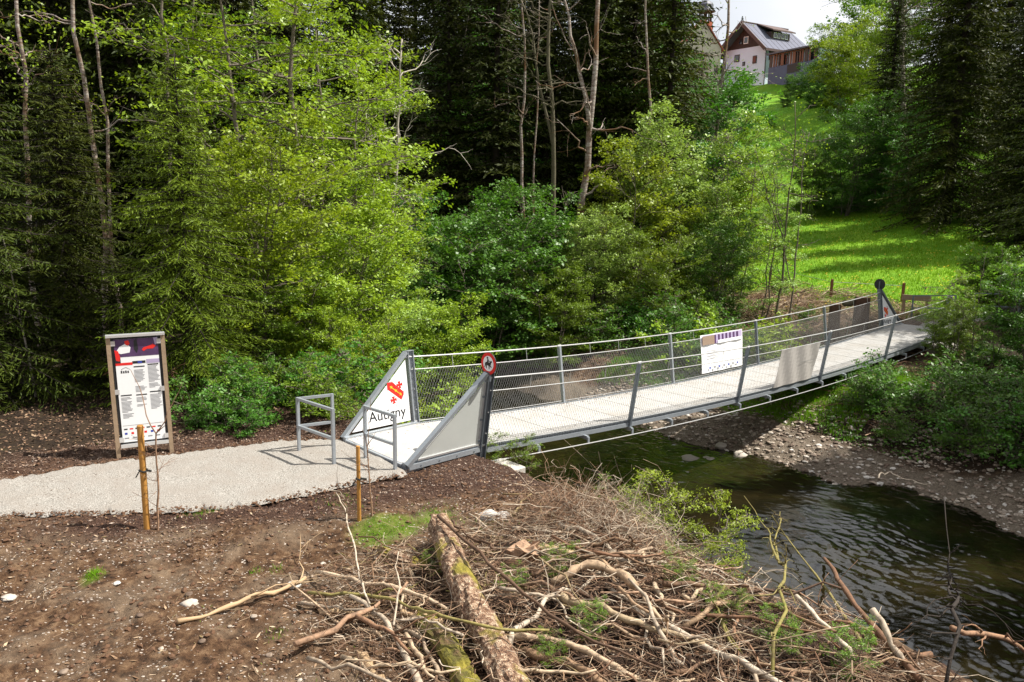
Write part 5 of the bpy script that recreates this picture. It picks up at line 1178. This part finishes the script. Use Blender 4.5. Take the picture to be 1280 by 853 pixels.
# loose branches, singly, then twigs as a mass
# outline of the pile in the ground plane (from the photograph's ground positions)
PILE = np.array([onz(a, c, 0)[:2] for a, c in ((395, 735), (430, 690), (520, 672), (640, 640), (695, 598), (790, 605), (852, 652), (910, 690), (985, 730), (1070, 770), (1160, 820), (1270, 880), (1290, 1000), (420, 1000), (470, 855), (400, 790))])
def inside(x, y):
    c = np.zeros(np.shape(x), bool); n = len(PILE)
    for i in range(n):
        x0, y0 = PILE[i]; x1, y1 = PILE[(i+1) % n]; m = ((y0 > y) != (y1 > y)) & (x < (x1-x0)*(y-y0)/(y1-y0+1e-12)+x0); c ^= m
    return c
def rpts(n, seed):
    r_ = np.random.default_rng(seed); X = []; Y = []
    while sum(map(len, X)) < n:
        x = r_.uniform(PILE[:, 0].min(), PILE[:, 0].max(), 4000); y = r_.uniform(5.2, PILE[:, 1].max(), 4000); q = inside(x, y)
        X.append(x[q]); Y.append(y[q])
    return np.concatenate(X)[:n], np.concatenate(Y)[:n]
r = np.random.default_rng(17)
X, Y = rpts(285, 3); base_d = np.array([.86, -.5])
for i in range(285):
    L = r.uniform(.5, 1.7); a = math.atan2(base_d[1], base_d[0])+r.normal(0, .65) if r.random() < .75 else r.uniform(0, 3.14)
    d_ = np.array([math.cos(a), math.sin(a)]); el = r.normal(.0, .12); n = 9; pts = []
    h0 = abs(r.normal(.06, .09)); e0 = X[i]-d_[0]*L/2, Y[i]-d_[1]*L/2; e1 = X[i]+d_[0]*L/2, Y[i]+d_[1]*L/2
    z0 = max(hz(*e0), -.9)+h0; z1 = max(hz(*e1), -.9)+h0+max(0, el)*L; zm = max(hz(X[i], Y[i])+h0, (z0+z1)/2-.05)
    Q = bend_path([(*e0, z0), (X[i], Y[i], zm), (*e1, z1)], n, .10*L, 500+i); r0 = .006+.026*r.random()**2.0
    b = MB(); rad = np.linspace(r0, r0*.45, n)*(1+.1*r.normal(0, 1, n)); b.tube(Q, rad, 6)
    if r.random() < .7:
        for m_ in range(3):
            j = r.integers(2, 8); d3 = np.array([*d_, 0])*.8+r.normal(0, .5, 3); b.tube(wob_path(Q[j], Q[j]+d3*L*.3, 5, .08, i+m_), np.linspace(r0*.4, r0*.15, 5), 4)
    ob('branch', b, M[rnd.choices(['twig', 'twig_red', 'twig_pale', 'twig_green', 'twig_dark'], [5, 2, 2, .8, 3])[0]], smooth=True, label='bare dead branch lying loose in the brush pile', cat='branch', group='loose dead branches of the brush pile')
def twig_mass(n, seed, Lr, rr_, hmul, mat, up=0.15, name='twigs', XY=None, kseg=6):
    r = np.random.default_rng(seed); X, Y = rpts(n, seed) if XY is None else XY; n = len(X); Zg = np.maximum(height(X, Y), -1.6); b = MB()
    L = r.uniform(*Lr, n); a = np.where(r.random(n) < .6, math.atan2(-.5, .86)+r.normal(0, .8, n), r.uniform(0, 6.28, n)); el = r.normal(up*.3, up, n); h = np.abs(r.normal(0, hmul, n))*(.5+.9*(fbm(X*1.6, Y*1.6, 2, 123) > 0)); rad = rr_[0]+(rr_[1]-rr_[0])*r.random(n)**2
    d_ = np.stack([np.cos(a)*np.cos(el), np.sin(a)*np.cos(el), np.sin(el)], -1); c = np.stack([X, Y, Zg+h+np.abs(np.sin(el))*L/2], -1)
    k = np.linspace(-.5, .5, kseg); ph_ = r.uniform(0, 6.28, n); sd_ = np.stack([-np.sin(a), np.cos(a), 0*a], -1)
    P = c[:, None, :]+d_[:, None, :]*(k[None, :]*L[:, None])[..., None]
    bd = (L*r.normal(0, .2, n))[:, None]*(np.cos(k*3.1)[None, :]); P = P+sd_[:, None, :]*bd[..., None]; P[..., 2] += (L*r.normal(0, .06, n))[:, None]*np.cos(k*3.1)[None, :]; P += sd_[:, None, :]*((L*r.normal(0, .07, n))[:, None]*np.sin(k*6.3+ph_[:, None]))[..., None]; P += r.normal(0, .016, P.shape)
    # batch triangular tubes
    T = np.gradient(P, axis=1); T /= np.linalg.norm(T, axis=2)[..., None]; U = np.cross(T, np.array([.3, .2, 1.])); U /= np.linalg.norm(U, axis=2)[..., None]; W_ = np.cross(T, U)
    rd = rad[:, None]*np.linspace(1, .45, kseg)[None, :]; ang = np.arange(3)*2.0944
    V = P[:, :, None, :]+rd[..., None, None]*(np.cos(ang)[None, None, :, None]*U[:, :, None, :]+np.sin(ang)[None, None, :, None]*W_[:, :, None, :])
    i = np.arange(kseg-1)[:, None]*3; j = np.arange(3)[None, :]; f = np.stack([i+j, i+(j+1) % 3, i+3+(j+1) % 3, i+3+j], -1).reshape(-1, 4)
    F = f[None]+(np.arange(n)*3*kseg)[:, None, None]; b.add(V.reshape(-1, 3), [F.reshape(-1, 4)]); return ob(name, b, M[mat], kind='stuff')
twig_mass(3600, 21, (.15, .6), (.002, .0065), .05, 'twig_dark')
twig_mass(800, 29, (.15, .7), (.002, .006), .09, 'twig')
twig_mass(1300, 22, (.1, .45), (.0015, .005), .08, 'twig_red')
twig_mass(600, 23, (.2, .8), (.0025, .007), .12, 'twig_pale')
# springy reddish twig tangle at the back of the pile
q = onz(722, 640, 0.05); r = np.random.default_rng(5); n = 600; X = q[0]+r.normal(0, .42, n)+.1; Y = q[1]+r.normal(0, .38, n)
twig_mass(n, 24, (.2, .7), (.0018, .004), .12, 'twig_red', .7, 'twig_tangle', (X, Y))
n = 500; X = q[0]+.6+r.normal(0, .55, n); Y = q[1]-.15+r.normal(0, .5, n); twig_mass(n, 25, (.25, .9), (.002, .005), .15, 'twig_pale', .55, 'twig_tangle', (X, Y))
# scattered sticks on the bank slopes and far brush heap by the stumps
n = 500; X = r.uniform(-6.5, -.5, n); Y = r.uniform(6, 9.5, n); qq = not_path(X, Y); twig_mass(0, 26, (.05, .25), (.0015, .004), .01, 'twig', .05, 'fallen_twigs', (X[qq], Y[qq]), 3)
P = B0[None, :]+D[None, :]*r.uniform(18.5, 25, 2600)[:, None]+NV[None, :]*r.uniform(-7, -.4, 2600)[:, None]; twig_mass(0, 27, (.2, .9), (.006, .016), .12, 'twig', .2, 'brush_heap', (P[:, 0], P[:, 1]))
P = B0[None, :]+D[None, :]*r.uniform(11.3, 19, 1400)[:, None]+NV[None, :]*r.uniform(-6, 12, 1400)[:, None]; twig_mass(0, 28, (.2, 1.1), (.005, .014), .06, 'twig_red', .12, 'bank_twigs', (P[:, 0], P[:, 1]))

# ================================================================== far bank: stumps, fence posts
def stump(px, y, h, rad, label, seed):
    x = ony(px, 400, y)[0]; z = hz(x, y); rr = np.random.default_rng(seed); t = thing('tree_stump', label, 'stump', (x, y, z)); k = 18; b = MB(); V = []
    lv = (-.3, .0, .25, h*.5, h-.03, h)
    ph_ = 1+.09*rr.normal(0, 1, k)
    for z_, f in zip(lv, (1.5, 1.3, 1.1, 1, .97, .96)):
        for j in range(k): V.append((rad*f*ph_[j]*math.cos(j*6.283/k), rad*f*ph_[j]*math.sin(j*6.283/k), z_))
    b.add(V, [[(i*k+j, i*k+(j+1) % k, (i+1)*k+(j+1) % k, (i+1)*k+j) for i in range(5) for j in range(k)]]); ob('bark', b, M['stump_bark'], t)
    b = MB(); W_ = [(v[0]*.97, v[1]*.97, h+.004) for v in V[-k:]]+[(0, 0, h+.008)]; b.add(W_, [[(j, (j+1) % k, k) for j in range(k)]]); ob('cut_top', b, M['cut_wood'], t); return t
stump(1043, 27.6, 1.35, .19, 'left tall tree stump behind the far railing', 1)
stump(1076, 27.9, 1.55, .25, 'broad tree stump right of the narrower one behind the far railing', 2)
b = MB(); q = ony(1066, 379, 28.1); b.tube(bend_path([q+np.array([-.34, 0, -.02]), q, q+np.array([.16, .05, .03])], 8, .03, 3), [.09, .11, .10, .11, .10, .09, .10, .08], 10); ob('log', b, M['bark_moss'], smooth=True, label='short log resting on top of the broad tree stump', cat='log')
def fpost(px, pyb, h, label):
    for y in np.arange(24, 60, .2):
        p = ony(px, pyb, y)
        if p[2] <= hz(p[0], p[1]): break
    b = MB(); z = hz(p[0], p[1]); b.bar((p[0], p[1], z-.3), (p[0]+.02, p[1], z+h), .09, .09, up=(0, 1, 0)); return ob('fence_post', b, M['timber_brown'], label=label, cat='fence post'), (p[0], p[1], z+h*.85)
fp = [fpost(1038, 372, .75, 'brown wooden fence post on the lower meadow left of the far pylon'), fpost(1127, 379, .75, 'brown wooden fence post just right of the far pylon'), fpost(962, 352, .7, 'wooden fence post at the left of the lower meadow by the thin tree')]
b = MB(); W3 = [fp[2][1], fp[0][1], fp[1][1]]
for a, c in ((0, 1), (1, 2)): b.tube([W3[a], W3[c]], .008, 4)
ob('fence_wire', b, M['net'], label='single fence wire strung along the posts of the lower meadow', cat='fence wire')
b = MB(); p = B0+D*23.2+NV*-.4; b.bar((p[0]-.5, p[1]+.3, hz(p[0], p[1])+.62), (p[0]+.5, p[1]+.1, hz(p[0], p[1])+.58), .05, .2); b.bar((p[0]-.4, p[1]+.33, hz(p[0], p[1])-.3), (p[0]-.4, p[1]+.33, hz(p[0], p[1])+.66), .09, .09, up=(0, 1, 0)); b.bar((p[0]+.4, p[1]+.17, hz(p[0], p[1])-.3), (p[0]+.4, p[1]+.17, hz(p[0], p[1])+.66), .09, .09, up=(0, 1, 0))
ob('wooden_rail', b, M['post_wood'], label='short orange brown wooden rail behind the far pylon', cat='rail')

# ================================================================== HOUSE AND CHAPEL
HY = 110.0
cz = ony(955, 99, HY); hx, hy, hz0 = cz; th = R(40)
U_ = np.array([-math.cos(th+R(16.7)), math.sin(th+R(16.7)), 0]); V_ = np.array([math.sin(th+R(16.7)), math.cos(th+R(16.7)), 0])
h = thing('chalet_house', 'white chalet with dark timber gable and grey roof on top of the slope', 'house', (0, 0, 0))
Cc = np.array([hx, hy, hz0]); GW, GL, EH, RH = 6.6, 8.4, 4.2, 7.1
def HP(u, v, z): return Cc+U_*u+V_*v+UP*z
def hbox(b, u0, u1, v0, v1, z0, z1):
    b.corners([HP(u, v, z) for z in (z0, z1) for u, v in ((u0, v0), (u1, v0), (u1, v1), (u0, v1))]); return b
ob('wall', hbox(MB(), 0, GW, 0, GL, -3, EH), M['wall_white'], h)
b = MB(); g = [HP(0.0, -.02, EH), HP(GW, -.02, EH), HP(GW/2, -.02, RH-.15), HP(0.0, .1, EH), HP(GW, .1, EH), HP(GW/2, .1, RH-.15)]
b.add(g, [[(0, 1, 2), (5, 4, 3)], [(0, 3, 4, 1), (1, 4, 5, 2), (2, 5, 3, 0)]]); ob('gable_boarding', b, M['timber_dark'], h)
def roof_plane(sgn):
    b = MB(); ov = .9; m = (RH-EH)/(GW/2); ue = -ov if sgn > 0 else GW+ov; ze = EH-m*ov
    P = [HP(ue, -1.2, ze), HP(ue, GL+.8, ze), HP(GW/2, GL+.8-1.3, RH), HP(GW/2, -1.2, RH)]
    T = [p+UP*.22 for p in P]; b.corners(P+T); ob('roof', b, M['roof_grey'], h)
    b = MB(); b.bar(P[0]+UP*.05-V_*.06, P[3]+UP*.05-V_*.06, .12, .42); ob('barge_board', b, M['roof_brown'], h)
    b = MB(); b.bar(P[0]+UP*.02-U_*.07*sgn, P[1]+UP*.02-U_*.07*sgn, .14, .30); ob('gutter_board', b, M['roof_brown'], h)
    for k in range(9):
        b = MB(); v = -.6+k*1.05; b.bar(HP(ue, v, ze+.235), HP(GW/2, v if v < GL-.6 else GL-.6, RH+.235), .06, .04); ob('roof_seam', b, M['slate'], h)
roof_plane(1); roof_plane(-1)
b = MB(); b.bar(HP(GW/2, -1.2, RH+.24), HP(GW/2, GL-.5, RH+.24), .3, .12); ob('ridge', b, M['roof_brown'], h)
def win(u, v, z, wd, ht, face, blind=False):
    f = MB(); g_ = MB(); e = .05
    if face == 'g': hbox(f, u-wd/2, u+wd/2, v-.08, v-.01, z, z+ht); hbox(g_, u-wd/2+.1, u+wd/2-.1, v-.10, v-.082, z+.1, z+ht-.1)
    else: hbox(f, u-.08, u-.01, v-wd/2, v+wd/2, z, z+ht); hbox(g_, u-.10, u-.082, v-wd/2+.1, v+wd/2-.1, z+.1, z+ht-.1)
    w_ = ob('window', f, M['timber_dark'] if not blind else M['white'], h); ob('pane', g_, M['glass'], w_)
win(1.7, 0, 2.1, .65, .95, 'g'); win(4.7, 0, 2.6, .85, .9, 'g'); win(3.3, -.03, 4.7, .75, .9, 'g', True); win(4.2, -.03, 4.7, .6, .8, 'g'); win(3.5, 0, 2.0, .4, .5, 'g')
win(0, 1.4, 2.5, .9, 1.4, 's'); win(0, 3.2, 2.5, .9, 1.4, 's'); win(0, 5.0, 2.5, .9, 1.4, 's'); win(0, 6.8, 2.5, .9, 1.4, 's')
for v in (.85, 1.95, 2.65, 3.75): ob('shutter', hbox(MB(), -.09, -.012, v-.2, v+.2, 2.4, 4.0), M['timber_dark'], h)
# dormer
dm = MB(); m = (RH-EH)/(GW/2); ud = 1.1; zd = EH+m*ud
hbox(dm, ud-.1, ud+1.6, 2.0, 5.6, zd-.2, zd+1.0); ob('dormer', dm, M['timber_dark'], h)
b = MB(); P = [HP(ud-.7, 1.6, zd+1.0), HP(ud-.7, 6.0, zd+1.0), HP(GW/2-.1, 6.0, RH+.15), HP(GW/2-.1, 1.6, RH+.15)]; b.corners(P+[p+UP*.16 for p in P]); ob('dormer_roof', b, M['roof_brown'], h)
for v in (2.7, 3.4, 4.2, 4.9):
    f = ob('window', hbox(MB(), ud-.17, ud-.11, v-.27, v+.27, zd+.25, zd+.92), M['white'], h); ob('pane', hbox(MB(), ud-.2, ud-.172, v-.2, v+.2, zd+.32, zd+.85), M['glass'], f)
ob('downpipe', hbox(MB(), -.14, -.04, -.12, -.02, -1, EH-.5), M['slate'], h)
# lean-to on the left
ob('lean_to_wall', hbox(MB(), GW, GW+2.4, .6, 5, -3, 1.5), M['wall_white'], h)
b = MB(); P = [HP(GW-.0, .1, 3.1), HP(GW+3.0, .1, .9), HP(GW+3.0, 5.4, .9), HP(GW-.0, 5.4, 3.1)]; b.corners(P[::-1]+[p+UP*.2 for p in P[::-1]]); ob('lean_to_roof', b, M['timber_dark'], h)
win(GW+1.3, .6, .1, .8, .8, 'g')
# terrace block with slats, right of the house
tr_ = thing('slatted_terrace', 'roofed terrace with brown slats over a blue grey base right of the chalet', 'building', (0, 0, 0))
P0 = ony(960, 94, 108.5); P1 = ony(1020, 82, 101.0); dirn = P1-P0; dirn[2] = 0; TL = np.linalg.norm(dirn); dirn /= TL; nrm_ = np.cross(dirn, UP)
def TP(a, o_, z): return P0+dirn*a-nrm_*o_+UP*z
def tb(b, a0, a1, o0, o1, z0, z1): b.corners([TP(a, o_, z) for z in (z0, z1) for a, o_ in ((a0, o0), (a1, o0), (a1, o1), (a0, o1))]); return b
ob('base_wall', tb(MB(), 0, TL, 0, 3, -3, .85), M['blue_wall'], tr_); ob('inner_wall', tb(MB(), 0.1, TL-.1, .5, 2.9, .85, 2.35), M['wall_white'], tr_)
ob('roof', tb(MB(), -.3, TL+.3, -.35, 3.2, 2.37, 2.55), M['slate'], tr_)
ob('rail_beam', tb(MB(), 0, TL, -.06, .06, 2.24, 2.35), M['timber_brown'], tr_)
a = .15; k = 0
while a < TL-.2:
    wd = .22 if k % 4 else .5
    if k % 9 != 5: ob('slat', tb(MB(), a, a+wd, -.04, .04, .86, 2.23), M['timber_brown'] if k % 3 else M['roof_brown'], tr_)
    a += wd+.22; k += 1
for a in (1.5, 4.2, 6.6): ob('window', tb(MB(), a, a+1.2, .44, .495, 1.0, 2.2), M['glass'], tr_)
ob('niche', tb(MB(), 3.4, 5.6, -.03, -.004, -.2, .8), M['black'], tr_)
# chapel
cbase = ony(889, 100, 104); ch = thing('chapel', 'cream chapel with red roof and small bell turret behind the birch', 'chapel', (0, 0, 0))
def CP(x, y, z): return cbase+np.array([x, y, z])
def cbx(b, x0, x1, y0, y1, z0, z1): b.corners([CP(x, y, z) for z in (z0, z1) for x, y in ((x0, y0), (x1, y0), (x1, y1), (x0, y1))]); return b
ob('wall', cbx(MB(), -2.6, 1.0, 0, 9, -3, 3.6), M['cream'], ch)
b = MB(); b.add([CP(-3.6, 0, 3.6), CP(1.0, 0, 3.6), CP(-1.3, 0, 6.8), CP(-3.6, .3, 3.6), CP(1.0, .3, 3.6), CP(-1.3, .3, 6.8)], [[(0, 1, 2), (5, 4, 3)], [(0, 3, 4, 1), (1, 4, 5, 2), (2, 5, 3, 0)]]); ob('gable', b, M['cream'], ch)
for sg in (1, -1):
    b = MB(); xe = 1.25 if sg > 0 else -3.85; P = [CP(xe, -.25, 3.3), CP(xe, 9.2, 3.3), CP(-1.3, 9.2, 6.95), CP(-1.3, -.25, 6.95)]; P = P if sg < 0 else P[::-1]; b.corners(P+[p+UP*.2 for p in P]); ob('roof', b, M['roof_red'], ch)
ob('window', cbx(MB(), .3, .7, -.05, -.005, 0, 1.7), M['glass'], ch)
tc_ = CP(-.7, 2.0, 0)
b = MB(); b.tube([tc_+UP*5.4, tc_+UP*6.9], [.95, .95], 8); ob('turret_base', b, M['roof_red'], ch)
for k in range(8):
    a = k*math.pi/4+.39; b = MB(); p = tc_+np.array([math.cos(a), math.sin(a), 0])*.72; b.bar(p+UP*6.9, p+UP*8.15, .14, .14, up=(0, 1, 0)); ob('turret_post', b, M['timber_dark'], ch)
b = MB(); b.tube([tc_+UP*z for z in (8.12, 8.2, 8.55, 8.95, 9.3, 9.5, 9.9, 10.8)], [1.15, 1.15, .95, .9, .6, .25, .1, .03], 12); ob('turret_dome', b, M['slate'], ch)
b = MB(); b.tube([tc_+UP*z for z in (7.2, 7.3, 7.7, 7.9)], [.34, .3, .2, .06], 10); ob('bell', b, M['roof_brown'], ch)
# small far conifer between chapel and chalet
place(SPF, 903, 122, 'small distant conifer between the chapel and the chalet', .42, None, None, lmat='needle_dark')

# drop prototypes that were only copied from
for o in (SPN, SPN2, SPF, SPG, DT, BA_, BB_, TH, LOW, SPR):
    if o.location.y < -300:
        for c_ in list(o.children): bpy.data.objects.remove(c_)
        bpy.data.objects.remove(o)
